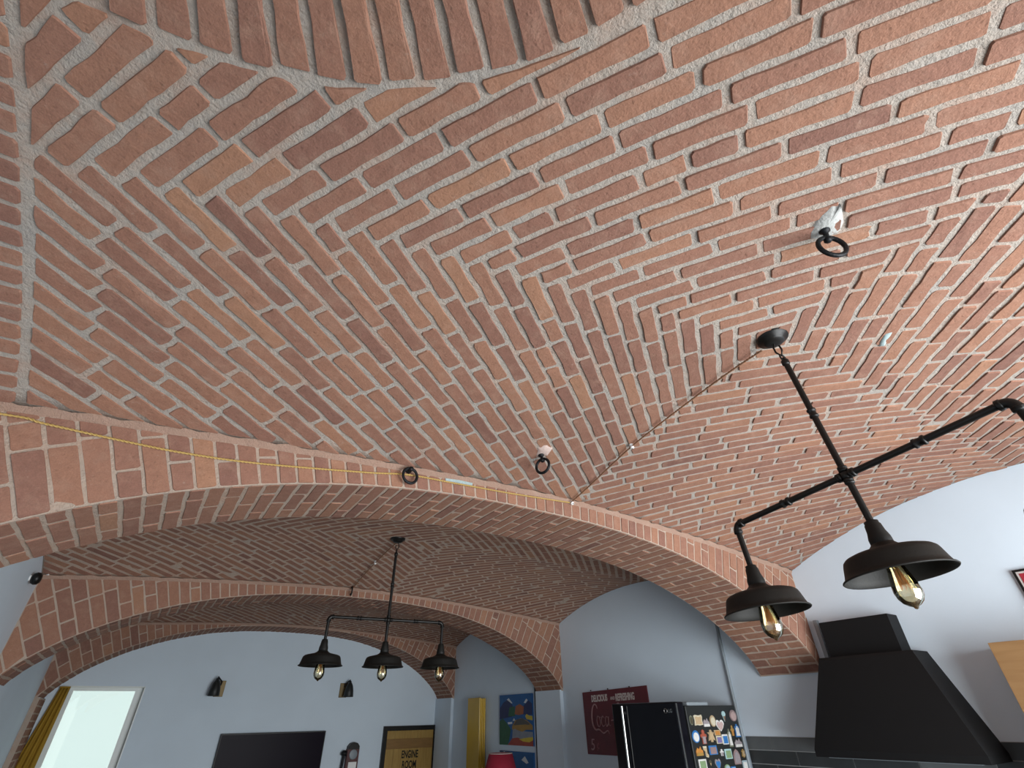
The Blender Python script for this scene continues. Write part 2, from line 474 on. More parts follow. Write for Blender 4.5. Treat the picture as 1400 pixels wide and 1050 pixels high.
def ring_pattern(B, fmap, centre, angles, pitch, mort, bounds, occl=None, extra=None, proud=0.006, jit=0.0022, step=0.085, length=0.262, head=0.75):
    """courses laid as concentric four-sided rings that interlock along the mid lines of the bay.
    angles: course direction (degrees from +Y towards +X) of the front-left, front-right, back-right, back-left sectors"""
    x0, x1, y0, y1 = bounds
    quads = []
    for ang, out in zip(angles, ((-1, 1), (1, 1), (1, -1), (-1, -1))):
        u = (math.sin(R(ang)), math.cos(R(ang))); n = (u[1], -u[0])
        if n[0] * out[0] + n[1] * out[1] < 0: n = (-n[0], -n[1])
        quads.append((u, n))
    hm = mort / 2
    for q in range(4):
        u, n = quads[q]
        nb_own = quads[(q + 1) % 4][1]; nb_stop = quads[(q - 1) % 4][1]
        for k in range(0, 60):
            lo, hi = k * pitch, (k + 1) * pitch
            # strip in local coordinates about the centre
            big = 6.0
            base = [(n[0] * r + u[0] * s, n[1] * r + u[1] * s) for r, s in ((lo, -big), (hi, -big), (hi, big), (lo, big))]
            st = clip(base, nb_own, hi)
            st = clip(st, nb_stop, lo)
            if parea(st) < 1e-5: continue
            st = [(p[0] + centre[0], p[1] + centre[1]) for p in st]
            for nn, c in (((-1, 0), -x0), ((1, 0), x1), ((0, -1), -y0), ((0, 1), y1)): st = clip(st, nn, c)
            if parea(st) < 5e-4: continue
            # cut into bricks along u, beginning with a whole brick at the seam
            uu = u
            lead = nb_own if q == 3 else nb_stop
            if uu[0] * lead[0] + uu[1] * lead[1] > 0: uu = (-uu[0], -uu[1])
            ts = [p[0] * uu[0] + p[1] * uu[1] for p in st]; t0, t1 = min(ts), max(ts)
            t = t0 - (random.uniform(0, 0.045) if q in (0, 3) else random.uniform(0, length))
            gc = (n[0] * centre[0] + n[1] * centre[1])
            jl, jh = random.uniform(-0.0025, 0.0025), random.uniform(-0.0025, 0.0025)
            while t < t1:
                L = length + random.uniform(-0.030, 0.022)
                if random.random() < 0.07: L *= 0.55
                a, b = t + hm * head, t + L - hm * head
                t += L
                if t1 - t < 0.05: b = t1 + 1; t = t1 + 1
                br = clip(st, (-uu[0], -uu[1]), -max(a, t0 + hm * 0.6))
                br = clip(br, uu, min(b, t1 - hm * 0.6)) if len(br) > 2 else br
                if len(br) < 3: continue
                br = clip(br, (-n[0], -n[1]), -(gc + lo + hm + jl)); br = clip(br, n, gc + hi - hm + jh) if len(br) > 2 else br
                if len(br) < 3: continue
                # joints at the seams
                c0 = nb_own[0] * centre[0] + nb_own[1] * centre[1]; c1 = nb_stop[0] * centre[0] + nb_stop[1] * centre[1]
                br = clip(br, nb_own, c0 + hi - hm); br = clip(br, nb_stop, c1 + lo - hm) if len(br) > 2 else br
                if len(br) < 3: continue
                if extra: br = extra(br)
                if len(br) < 3: continue
                B.add(br, fmap, proud=proud, jit=jit, step=step, occl=occl)

def vault_base(name, zf, bounds, nx=72, ny=48, m=None):
    x0, x1, y0, y1 = bounds
    vs = []; fc = []
    for layer, off in ((0, 0.0), (1, 0.12)):
        for j in range(ny + 1):
            for i in range(nx + 1):
                x = x0 + (x1 - x0) * i / nx; y = y0 + (y1 - y0) * j / ny
                vs.append((x, y, zf(x, y) + CAMZ + off))
    W = nx + 1; S = W * (ny + 1)
    for j in range(ny):
        for i in range(nx):
            a = j * W + i; fc.append((a, a + W, a + W + 1, a + 1)); fc.append((a + S, a + 1 + S, a + W + 1 + S, a + W + S))
    for i in range(nx):
        fc.append((i, i + 1, i + 1 + S, i + S)); a = ny * W + i; fc.append((a, a + S, a + 1 + S, a + 1))
    for j in range(ny):
        a = j * W; fc.append((a, a + S, a + W + S, a + W)); a = j * W + nx; fc.append((a, a + W, a + W + S, a + S))
    mb = MB(); mb.add(vs, fc, 0, True)
    o = mb.build(name, m or M['mortar'])
    o['kind'] = 'structure'
    return o

# =================================================================== shell
def struct(mb, name, m, label=None):
    o = mb.build(name, m); o['kind'] = 'structure'
    if label: o['label'] = label
    return o
ZT = CAMZ + 1.75
struct(MB().box(X_NICHE - 0.2, XR + 0.2, Y_BACK - 0.2, YE + 0.2, -0.15, 0.0), 'floor', M['floor'])
struct(MB().box(XR, XR + 0.2, Y_BACK - 0.2, YE + 0.2, 0, ZT), 'wall_right', M['paint'])
wl = MB().box(X_NICHE - 0.2, X_NICHE, Y_BACK - 0.2, Y1 + 0.02, 0, ZT).box(X_NICHE - 0.2, XL, Y1, YE + 0.2, 0, ZT)
struct(wl, 'wall_left', M['paint'])
# far wall with a window opening
WX0, WX1, WZ0, WZ1 = -0.735, 0.121, CAMZ - 1.05, CAMZ + 0.389
wf = MB()
wf.box(XL, WX0, YE, YE + 0.2, 0, ZT).box(WX1, XR, YE, YE + 0.2, 0, ZT).box(WX0, WX1, YE, YE + 0.2, 0, WZ0).box(WX0, WX1, YE, YE + 0.2, WZ1, ZT)
struct(wf, 'wall_far', M['paint'])
# rear wall with a wide glazed opening
RX0, RX1, RZ0, RZ1 = 0.90, 4.0, 0.15, 2.55
wb = MB()
wb.box(X_NICHE, RX0, Y_BACK - 0.2, Y_BACK, 0, ZT).box(RX1, XR, Y_BACK - 0.2, Y_BACK, 0, ZT).box(RX0, RX1, Y_BACK - 0.2, Y_BACK, 0, RZ0).box(RX0, RX1, Y_BACK - 0.2, Y_BACK, RZ1, ZT)
struct(wb, 'wall_back', M['paint'])

# =================================================================== vaults
A_B = (X_NICHE, XR, -0.95, Y1); B_B = (XL, XR, Y1 + T1, Y2); C_B = (XL, XR, Y2 + T1, Y3)
ceil_a = vault_base('ceiling', zA, A_B); ceil_b = vault_base('ceiling', zB, B_B, m=M['pink_mortar']); ceil_c = vault_base('ceiling', zC, C_B, m=M['pink_mortar'])
ceil_a['label'] = 'brick vault over the kitchen bay, courses laid in interlocking rings'
ceil_b['label'] = 'brick vault of the second bay, around the smaller pendant lamp'
ceil_c['label'] = 'dim brick vault of the far bay before the television wall'

FAN_C, FAN_R = (-0.57, -0.34), 1.17
def fan_cut(br):
    cx = sum(p[0] for p in br) / len(br); cy = sum(p[1] for p in br) / len(br)
    for k in range(3):
        near = min(br, key=lambda p: math.hypot(p[0] - FAN_C[0], p[1] - FAN_C[1]))
        d = math.hypot(near[0] - FAN_C[0], near[1] - FAN_C[1])
        if d >= FAN_R + 0.003: break
        ang = math.atan2(cy - FAN_C[1], cx - FAN_C[0])
        nn = (math.cos(ang), math.sin(ang))
        br = clip(br, (-nn[0], -nn[1]), -(nn[0] * FAN_C[0] + nn[1] * FAN_C[1] + FAN_R + 0.004 + 0.006 * k))
        if len(br) < 3: return []
        cx = sum(p[0] for p in br) / len(br); cy = sum(p[1] for p in br) / len(br)
        if math.hypot(cx - FAN_C[0], cy - FAN_C[1]) < FAN_R: return []
    return br
mapA, mapB, mapC = surf(zA), surf(zB), surf(zC)

BA = Bricks()
CEN_A = (1.88, 0.70)
ring_pattern(BA, mapA, CEN_A, (55, 137, 46, 150), 0.0765, 0.0178, (SEAM_X + 0.012, XR - 0.004, -0.94, Y1 - 0.022), extra=fan_cut, proud=0.0045, jit=0.0031, step=0.060, length=0.272)
# left flank: courses running across, along X
k = 0
y = -0.94
while y < Y1 - 0.03:
    w = 0.0735; x = SEAM_X - 0.012
    first = 0.26 if k % 2 else 0.13
    while x > X_NICHE:
        L = first if x > SEAM_X - 0.02 else 0.26
        L *= random.uniform(0.94, 1.06)
        x2 = max(x - L, X_NICHE)
        j = random.uniform(-0.002, 0.002)
        yy1 = min(y + w - 0.016, Y1 - 0.02)
        BA.add([(x2 + 0.012, y + j), (x, y + j), (x, yy1 + j), (x2 + 0.012, yy1 + j)], mapA, proud=0.006)
        x = x2
    y += w; k += 1
# fan of bricks laid radially over the corner behind the camera
def fan_map(a, b, h):              # a: angle, b: radius
    return mapA(FAN_C[0] + math.cos(a) * b, FAN_C[1] + math.sin(a) * b, h)
r_out = FAN_R - 0.006
ri = 0
while r_out > 0.35:
    r_in = r_out - 0.262
    dth = 0.088 / ((r_out + r_in) / 2 if ri else r_out)
    a = R(-60) + (ri % 2) * dth / 2
    while a < R(170):
        g = 0.0105 / r_out
        cxw = FAN_C[0] + math.cos(a) * r_out
        poly_w = []
        rr = r_out + (random.uniform(-0.012, 0.004) if ri == 0 else 0)
        for (aa, bb) in ((a + g, r_in + 0.014), (a + dth - g, r_in + 0.014), (a + dth - g * 0.9, rr), (a + g * 0.9, rr)):
            poly_w.append((FAN_C[0] + math.cos(aa) * bb, FAN_C[1] + math.sin(aa) * bb))
        for nn, c in (((-1, 0), -(SEAM_X + 0.012)), ((0, -1), 0.94)):
            poly_w = clip(poly_w, nn, c) if len(poly_w) > 2 else poly_w
        if len(poly_w) > 2: BA.add(poly_w, mapA, proud=0.0075, jit=0.0032)
        a += dth
    r_out = r_in; ri += 1
BA.emit(ceil_a)

def soffit_z(za):
    def z(x):
        s = min(1.0, abs((x - XM) / (HW - 0.022)))
        return ZS + (za - ZS) * max(0.0, 1 - s ** 2.4264) ** 0.7392
    return z
sz1, sz2, sz3 = soffit_z(1.036), soffit_z(1.075), soffit_z(1.142)
def behind_arch(p, yfar, sz):
    q = Vector(p) - Vector((0, 0, CAMZ))
    t = yfar / q.y; x = q.x * t; z = q.z * t
    return z > sz(x) - 0.005
occB = lambda p: behind_arch(p, Y1 + T1, sz1)
occC = lambda p: behind_arch(p, Y1 + T1, sz1) or behind_arch(p, Y2 + T1, sz2)
BB = Bricks()
ring_pattern(BB, mapB, (2.0, 4.10), (50, 136, 46, 146), 0.0765, 0.023, (XL + 0.004, XR - 0.004, Y1 + T1 + 0.01, Y2 - 0.025), occl=occB, step=0.13, proud=0.0012, head=0.42)
BB.emit(ceil_b)
BC = Bricks()
ring_pattern(BC, mapC, (1.9, 7.3), (50, 136, 46, 144), 0.0765, 0.021, (XL + 0.004, XR - 0.004, Y2 + T1 + 0.01, Y3 - 0.025), occl=occC, step=0.2, proud=0.0012, head=0.42)
BC.emit(ceil_c, 0)

# =================================================================== transverse arches
def make_arch(yn, yf, sz, ztop, limit, occl, step, label, wall_left_x=XL, top_gap=0.02, bricks=True):
    n = 160
    e = 0.022
    xs = [XM + (HW - e) * math.sin(-math.pi / 2 + math.pi * i / n) for i in range(n + 1)]
    low = [(XL, ZS)] + [(x, sz(x)) for x in xs] + [(XR, ZS)]
    mb = MB(); m = len(low)
    vs = [(x, yn, z + CAMZ) for x, z in low] + [(x, yf, z + CAMZ) for x, z in low] + [(x, yn, 1.62 + CAMZ) for x, z in low] + [(x, yf, 1.62 + CAMZ) for x, z in low]
    fc = []
    for i in range(m - 1):
        fc += [(i, i + 1, m + i + 1, m + i), (i, 2 * m + i, 2 * m + i + 1, i + 1), (m + i, m + i + 1, 3 * m + i + 1, 3 * m + i), (2 * m + i, 3 * m + i, 3 * m + i + 1, 2 * m + i + 1)]
    fc += [(0, m, 3 * m, 2 * m), (m - 1, 3 * m - 1, 4 * m - 1, 2 * m - 1)]
    mb.add(vs, fc, 0, False)
    o = mb.build('ceiling_arch', M['pink_mortar']); o['kind'] = 'structure'; o['label'] = label
    if not bricks: return o
    fl = MB(); fv, ff = [], []
    nf = 140
    for i in range(nf + 1):
        x_ = max(XL, -1.3) + (XR - XL) * i / nf
        w1_ = 0.020 + 0.006 * math.sin(i * 1.7) + random.uniform(-0.004, 0.004); w2_ = 0.024 + random.uniform(-0.005, 0.005)
        fv += [(x_, yn - w1_, ztop(x_, yn - w1_) + CAMZ - 0.001), (x_, yn - 0.006, ztop(x_, yn) + CAMZ - w2_ * 0.55), (x_, yn + 0.003, ztop(x_, yn) + CAMZ - w2_ - 0.004)]
    for i in range(nf):
        a_ = i * 3; ff += [(a_, a_ + 3, a_ + 4, a_ + 1), (a_ + 1, a_ + 4, a_ + 5, a_ + 2)]
    fl.add(fv, ff, 0, True); fl.build('mortar_fillet', M['fillet'], o)
    B = Bricks()
    # face towards the camera
    def fmap(a, b, h): return Vector((a, yn - h, b + CAMZ))
    def top(x): return ztop(x, yn) - top_gap
    x = XL + 0.03
    k = 0
    joints = []
    xx = XL - 0.55
    while xx < XR + 0.6:
        joints.append(xx); 
        s = (xx - XM) / HW
        xx += 0.0715 / max(0.55, math.cos(R(33) * s))
    def ray_top(x0):
        s = (x0 - XM) / HW; d = (math.sin(R(33) * s), math.cos(R(33) * s))
        z0 = sz(x0) if XL <= x0 <= XR else ZS
        return (x0, z0), d
    gap = 0.0042
    for i in range(len(joints) - 1):
        (a0, d0), (a1, d1) = ray_top(joints[i] + gap), ray_top(joints[i + 1] - gap)
        # walk in the radial direction, cut into bricks of a whole or half length
        t = 0.004 + 0.0
        seq = [0.255, 0.125] if i % 2 else [0.125, 0.255]
        j = 0
        while t < 1.2:
            L = seq[j % 2] * random.uniform(0.9, 1.1) if random.random() < 0.8 else 0.255
            j += 1
            p = [(a0[0] + d0[0] * t, a0[1] + d0[1] * t), (a1[0] + d1[0] * t, a1[1] + d1[1] * t), (a1[0] + d1[0] * (t + L - 0.009), a1[1] + d1[1] * (t + L - 0.009)), (a0[0] + d0[0] * (t + L - 0.009), a0[1] + d0[1] * (t + L - 0.009))]
            t += L
            mx = sum(q[0] for q in p) / 4
            mx = min(max(mx, XL), XR)
            # clip under the vault edge (local tangent), inside the walls
            e_ = 0.03
            z0 = top(mx); sl = (top(mx + e_) - top(mx - e_)) / (2 * e_)
            p = clip(p, (-sl, 1), z0 - sl * mx)
            if len(p) > 2: p = clip(p, (-1, 0), -(XL + 0.004))
            if len(p) > 2: p = clip(p, (1, 0), XR - 0.004)
            if len(p) > 2:
                z0 = sz(mx) + 0.003; sl = (sz(min(mx + e_, XR)) - sz(max(mx - e_, XL))) / (min(mx + e_, XR) - max(mx - e_, XL))
                zz = max(ZS + 0.004, 0)
                p = clip(p, (sl, -1), -(z0 - sl * mx)) if abs(sl) < 2.2 else p
                if len(p) > 2: p = clip(p, (0, -1), -zz)
            if len(p) < 3: 
                if t > 0.9: break
                continue
            B.add(p, fmap, proud=0.0035, inset=0.003, jit=0.0012, rnd=0.005, step=step, occl=occl, minarea=0.0006)
    # soffit
    pts = [(x, sz(x)) for x in xs]; acc = [0.0]
    for i in range(1, len(pts)): acc.append(acc[-1] + math.hypot(pts[i][0] - pts[i - 1][0], pts[i][1] - pts[i - 1][1]))
    tot = acc[-1]
    def at(s):
        s = min(max(s, 0), tot - 1e-6)
        lo, hi = 0, len(acc) - 1
        while hi - lo > 1:
            md = (lo + hi) // 2
            if acc[md] <= s: lo = md
            else: hi = md
        t = (s - acc[lo]) / (acc[hi] - acc[lo]); a, b = pts[lo], pts[hi]
        d = Vector((b[0] - a[0], b[1] - a[1])).normalized()
        return Vector((a[0] + (b[0] - a[0]) * t, a[1] + (b[1] - a[1]) * t)), d
    def smap(a, b, h):
        p, d = at(a); n2 = Vector((d.y, -d.x))
        q = p + n2 * h
        return Vector((q.x, b, q.y + CAMZ))
    ncr = int(tot / 0.0715); w = tot / ncr; dep = yf - yn
    for i in range(ncr):
        a0, a1 = i * w + 0.0065, (i + 1) * w - 0.0065
        cuts = [0, 0.5, 1.0] if i % 2 else [0, 0.25, 0.75, 1.0]
        cuts = [c + (random.uniform(-0.025, 0.025) if 0 < c < 1 else 0) for c in cuts]
        for c0, c1 in zip(cuts[:-1], cuts[1:]):
            j = random.uniform(-0.002, 0.002)
            b0 = yn + c0 * dep + (0.005 if c0 > 0 else 0.003); b1 = yn + c1 * dep - (0.005 if c1 < 1 else 0.003)
            B.add([(a0 + j, b0), (a1 + j, b0), (a1 + j, b1), (a0 + j, b1)], smap, proud=0.0028, jit=0.0026, rnd=0.007, step=step, occl=occl)
    B.emit(o, limit)
    return o

arch1 = make_arch(Y1, Y1 + T1, sz1, zA, 300, None, 0.10, 'broad brick arch between the kitchen vault and the second vault')
arch2 = make_arch(Y2, Y2 + T1, sz2, zB, 300, lambda p: behind_arch(p, Y1 + T1, sz1), 0.14, 'brick arch behind the smaller pendant lamp, between second and far vaults')
arch3 = make_arch(Y3, YE + 0.005, sz3, zC, 0, None, 0.2, 'shaded brick arch framing the television wall')
LEG = Bricks()
zz_, k = ZS - 0.004, 0
while zz_ > -0.75:
    cuts = [0, 0.5, 1] if k % 2 else [0, 0.25, 0.75, 1]
    for c0, c1 in zip(cuts[:-1], cuts[1:]):
        d_ = YE - Y3
        LEG.add([(Y3 + c0 * d_ + 0.006, zz_ - 0.060), (Y3 + c1 * d_ - 0.006, zz_ - 0.060), (Y3 + c1 * d_ - 0.006, zz_), (Y3 + c0 * d_ + 0.006, zz_)], lambda a, b, h: Vector((XL + 0.05 + h, a, b + CAMZ)), proud=0.004)
    zz_ -= 0.0715; k += 1
LEG.emit(arch3, 0)
MB().box(XL - 0.002, XL + 0.0515, Y3 + 0.004, YE, CAMZ - 0.80, CAMZ + ZS + 0.01).build('arch_leg', M['pink_mortar'], arch3)
arch0 = make_arch(Y_BACK - 0.01, -0.90, soffit_z(1.03), zA, 0, None, 0.2, 'brick arch over the rear glazed opening', bricks=False)

# pilasters below the arch feet
pb = 0.05
for nm, ya, yb in (('trim_2', Y2, Y2 + T1), ('trim_3', Y3, YE)):
    mb = MB().box(XR - pb, XR + 0.01, ya + 0.01, yb - (0.01 if yb < YE else 0), 0, CAMZ + ZS + 0.012).box(XL - 0.01, XL + pb, ya + 0.01, yb - (0.01 if yb < YE else 0), 0, CAMZ + ZS + 0.012)
    struct(mb, nm, M['paint'])

# =================================================================== windows
def window(name, x0, x1, z0, z1, y, sgn, label, depth=0.05, mull=0):
    """frame and panes across an opening in a wall of constant y"""
    e = empty(name, ((x0 + x1) / 2, y, z0)); e['kind'] = 'structure'; e['label'] = label
    fw = 0.055 if mull else 0.095
    def loc(mb, nm, m): 
        o = mb.build(nm, m, e); o.matrix_parent_inverse = Matrix.Translation(-Vector(e.location)); return o
    mb = MB().box(x0, x0 + fw, y, y + depth, z0, z1).box(x1 - fw, x1, y, y + depth, z0, z1).box(x0 + fw, x1 - fw, y, y + depth, z1 - 0.045, z1).box(x0 + fw, x1 - fw, y, y + depth, z0, z0 + fw)
    for k in range(mull):
        xm = x0 + (x1 - x0) * (k + 1) / (mull + 1); mb.box(xm - 0.03, xm + 0.03, y, y + depth, z0 + fw, z1 - fw)
    loc(mb, 'window_frame', M['white_paint'])
    for k in range(mull + 1):
        a = x0 + (x1 - x0) * k / (mull + 1); b = x0 + (x1 - x0) * (k + 1) / (mull + 1)
        a += fw if k == 0 else 0.03; b -= fw if k == mull else 0.03
        loc(MB().box(a, b, y + depth * 0.4, y + depth * 0.5, z0 + fw, z1 - 0.045), 'pane', M['pane'])
    return e
w1 = window('window_1', WX0, WX1, WZ0, WZ1, YE + 0.10, 1, 'tall white framed window beside the mustard curtain on the far wall')
# plain white lining of the far window reveal
lin = MB().box(WX1 - 0.008, WX1 + 0.004, YE - 0.006, YE + 0.10, WZ0, WZ1).box(WX0 - 0.004, WX0 + 0.008, YE - 0.006, YE + 0.10, WZ0, WZ1).box(WX0, WX1, YE - 0.006, YE + 0.10, WZ1 - 0.008, WZ1 + 0.004).box(WX0 - 0.02, WX1 + 0.02, YE - 0.04, YE + 0.10, WZ0 - 0.03, WZ0)
struct(lin, 'trim_4', M['white_paint'])
window('window_2', RX0, RX1, RZ0, RZ1, Y_BACK - 0.16, -1, 'wide glazed opening in the rear wall', mull=2)

# =================================================================== pendant lamps
def rot_z(dx, dy): return math.atan2(dy, dx)

def pendant(name, label, top, axis, z_ring, z_coup, z_bar, half, z_sock, lean):
    """a pipe pendant of three shades: top = fixing point on the vault, axis = direction of the cross bar"""
    e = empty(name, top); tag(e, label, 'pendant lamp')
    inv = Matrix.Translation(-Vector(top))
    def part(mb, nm, m, parent=e):
        o = mb.build(nm, m, parent)
        if parent is e: o.matrix_parent_inverse = inv
        return o
    X, Y, Z = top
    ax = Vector((axis[0], axis[1], 0)).normalized()
    bm_, cm = M['black_metal'], M['bronze_metal']
    T = Matrix.Translation((X, Y, 0))
    part(MB().lathe([(0.016, Z - 0.034), (0.036, Z - 0.031), (0.045, Z - 0.024), (0.049, Z - 0.014), (0.064, Z - 0.010), (0.066, Z + 0.004), (0.060, Z + 0.02)], 32, T), 'canopy', bm_)
    # hook and ring
    side = Vector((-ax.y, ax.x, 0))
    base = Vector((X, Y, 0))
    hk = [base + ax * 0.004 + Vector((0, 0, Z - 0.03)), base + ax * 0.016 + Vector((0, 0, Z - 0.05)), base + ax * 0.016 + Vector((0, 0, Z - 0.075)), base + Vector((0, 0, z_ring + 0.012)), base - ax * 0.012 + Vector((0, 0, Z - 0.08)), base - ax * 0.010 + Vector((0, 0, Z - 0.055))]
    part(MB().tube(hk, 0.0042, 8), 'hook', bm_)
    rg = [base + side * math.cos(t) * 0.018 + Vector((0, 0, z_ring + 0.018 * math.sin(t))) for t in [2 * math.pi * k / 20 for k in range(20)]]
    part(MB().tube(rg, 0.0035, 8, closed=True), 'chain_ring', bm_)
    r = 0.0115
    zt = z_ring - 0.016
    # stem: two pipes with collars and a coupling
    part(MB().lathe([(0.006, zt + 0.016), (0.010, zt + 0.006), (0.0155, zt), (0.0155, zt - 0.018), (r, zt - 0.024)][::-1], 16, T), 'stem_cap', bm_)
    def collar(p, d, rad=0.0168, ln=0.034):
        """threaded coupling with two raised rings about point p along direction d"""
        q = Vector(d).normalized().to_track_quat('Z', 'Y').to_matrix().to_4x4(); q.translation = p
        h = ln / 2
        return MB().lathe([(r, -h - 0.003), (rad, -h), (rad, -h + 0.007), (rad - 0.003, -h + 0.009), (rad - 0.003, h - 0.009), (rad, h - 0.007), (rad, h), (r, h + 0.003)], 18, q)
    part(MB().tube([base + Vector((0, 0, zt - 0.01)), base + Vector((0, 0, z_coup))], r, 14), 'stem_pipe', bm_)
    part(MB().tube([base + Vector((0, 0, z_coup)), base + Vector((0, 0, z_bar))], r, 14), 'stem_pipe', bm_)
    part(collar(base + Vector((0, 0, z_coup)), (0, 0, 1)), 'coupling', bm_)
    # cross fitting
    C = base + Vector((0, 0, z_bar))
    cf = MB().lathe([(0.004, -0.017), (0.012, -0.014), (0.0165, -0.006), (0.0165, 0.006), (0.012, 0.014), (0.004, 0.017)], 16, Matrix.Translation(C))
    for d in (ax, -ax, Vector((0, 0, 1)), Vector((0, 0, -1))):
        m2 = collar(C + d * 0.024, d, 0.0165, 0.016); cf.add(m2.v, m2.f, 0, True)
    part(cf, 'cross_fitting', bm_)
    bend = 0.026
    for s in (-1, 1):
        d = ax * s
        part(MB().tube([C, C + d * (half * 0.5)], r, 14), 'bar_pipe', bm_)
        part(MB().tube([C + d * (half * 0.5), C + d * (half - bend)], r, 14), 'bar_pipe', bm_)
        part(collar(C + d * (half * 0.5), d), 'coupling', bm_)
        E0 = C + d * (half - bend)
        arc_ = [E0 + d * (bend * math.sin(t)) + Vector((0, 0, -bend * (1 - math.cos(t)))) for t in [math.pi / 2 * k / 8 for k in range(9)]]
        el = MB().tube(arc_, 0.0150, 14)
        for pp, dd in ((E0 - d * 0.004, d), (C + d * half + Vector((0, 0, -bend - 0.004)), Vector((0, 0, 1)))):
            m2 = collar(pp, dd, 0.0175, 0.012); el.add(m2.v, m2.f, 0, True)
        part(el, 'elbow', bm_)
        part(MB().tube([C + d * half + Vector((0, 0, -bend)), Vector((C.x + d.x * half, C.y + d.y * half, z_sock - 0.01))], r, 14), 'drop_pipe', bm_)
    part(MB().tube([C + Vector((0, 0, -0.02)), base + Vector((0, 0, z_sock - 0.01))], r, 14), 'drop_pipe', bm_)
    # shades with sockets and bulbs
    for s in (0, -1, 1):
        P = C + ax * (half * s); S = Matrix.Translation((P.x, P.y, z_sock))
        part(MB().lathe([(0.030, -0.078), (0.0335, -0.070), (0.0330, -0.052), (0.0270, -0.030), (0.0245, -0.008), (0.0215, -0.004), (0.0215, 0.004), (0.012, 0.008)], 24, S), 'lamp_holder', cm)
        prof = [(0.158, -0.1735), (0.1605, -0.1705), (0.158, -0.167), (0.151, -0.164), (0.146, -0.150), (0.138, -0.122), (0.134, -0.112), (0.126, -0.105), (0.112, -0.100), (0.084, -0.094), (0.058, -0.088), (0.043, -0.080), (0.035, -0.072), (0.031, -0.066)]
        inner = [(r_ - 0.0022, z_ - 0.0022) for r_, z_ in prof[3:]]
        full = [(0.029, -0.070)] + inner[::-1] + [(0.156, -0.1715)] + prof
        sh = part(MB().lathe(full, 48, S, caps=False), 'lamp_shade', cm)
        bp = [(0.0008, -0.270), (0.0050, -0.268), (0.0075, -0.263), (0.016, -0.259), (0.0275, -0.250), (0.0355, -0.236), (0.0385, -0.219), (0.0365, -0.199), (0.0310, -0.172), (0.0240, -0.142), (0.0180, -0.118), (0.0140, -0.105)]
        b = part(MB().lathe(bp, 28, S), 'bulb', M['bulb_glass'])
        part(MB().lathe([(0.0135, -0.108), (0.0140, -0.100), (0.0140, -0.080), (0.010, -0.074)], 18, S), 'bulb_cap', M['bulb_base'], b)
        fil = []
        for k in range(97):
            t = k / 96; a = t * 2 * math.pi * 8
            zz = -0.150 - 0.062 * abs(math.sin(a / 2)); rr = 0.006 + 0.009 * abs(math.sin(a / 2)); an = t * 2 * math.pi * 1.0
            fil.append(S @ Vector((rr * math.cos(an), rr * math.sin(an), zz)))
        part(MB().tube(fil, 0.0006, 5), 'filament', M['filament'], b)
        part(MB().tube([S @ Vector((0, 0, -0.105)), S @ Vector((0, 0, -0.175))], [0.006, 0.003], 8), 'glass_stem', M['bulb_glass'], b)
    for ch in e.children:
        for g in ch.children: g.matrix_parent_inverse = Matrix.Identity(4)
    e.rotation_euler = (lean[0], lean[1], 0)
    return e

ZA0 = zA(1.885, 0.685)
pendant('pendant_lamp', 'large black pipe pendant with three bronze shades hanging in the kitchen bay', (1.880, 0.700, ZA0 + CAMZ - 0.002), (0.108, 1.0), 1.240 + CAMZ, 0.955 + CAMZ, 0.688 + CAMZ, 0.505, 0.512 + CAMZ, (R(-3.6), R(-1.2)))
ZB0 = zB(1.575, 4.18)
pendant('pendant_lamp', 'black pipe pendant with three shades hanging before the television wall', (1.572, 4.180, ZB0 + CAMZ - 0.004), (0.93, -0.13), 1.215 + CAMZ, 0.93 + CAMZ, 0.662 + CAMZ, 0.468, 0.497 + CAMZ, (0, 0))

# =================================================================== iron rings, plaster patches, cable
def ring_hook(label, p, plane, n_out, D=0.098, grp=None):
    """an eye bolt driven into the brick with a hanging ring; plane = horizontal direction in which the ring spans"""
    p = Vector(p); n_out = Vector(n_out).normalized()
    e = empty('iron_ring', p); tag(e, label, 'iron ring')
    inv = Matrix.Translation(-p)
    q = n_out.to_track_quat('Z', 'Y').to_matrix().to_4x4(); q.translation = p
    bolt = MB().lathe([(0.017, -0.03), (0.017, 0.006), (0.012, 0.010), (0.0085, 0.016), (0.0085, 0.030), (0.013, 0.036), (0.013, 0.046), (0.007, 0.052)], 14, q)
    o = bolt.build('eye_bolt', M['iron'], e); o.matrix_parent_inverse = inv
    u = Vector((plane[0], plane[1], 0)).normalized()
    c = p + n_out * 0.036 + Vector((0, 0, -(D / 2 - 0.012)))
    rr = D / 2 - 0.008
    pts = [c + u * math.cos(t) * rr + Vector((0, 0, math.sin(t) * rr)) for t in [2 * math.pi * k / 28 for k in range(28)]]
    o = MB().tube(pts, 0.0078, 10, closed=True).build('ring', M['iron'], e); o.matrix_parent_inverse = inv
    return e
def vault_point(zf, x, y, d=0.0): return (x, y, zf(x, y) + CAMZ - d)
ring_hook('iron ring on a large white plaster patch in the kitchen vault', vault_point(zA, 1.475, 0.262, 0.004), (0.83, -0.56), (0.1, 0.15, -1), 0.104)
ring_hook('iron ring with a small pink plaster patch in the vault above the arch', vault_point(zA, 1.525, 1.955, 0.004), (0.35, -0.94), (0, -0.3, -1), 0.100)
ring_hook('iron ring on the edge of the broad arch with the golden cable passing through', (0.872, Y1 - 0.004, 1.093 + CAMZ), (1, 0.1), (0, -1, -0.15), 0.098)
ring_hook('iron ring at the edge of the second arch where the brown cable ends', (1.633, Y2 - 0.004, 1.190 + CAMZ), (0.15, 1), (0, -0.8, -0.6), 0.100)

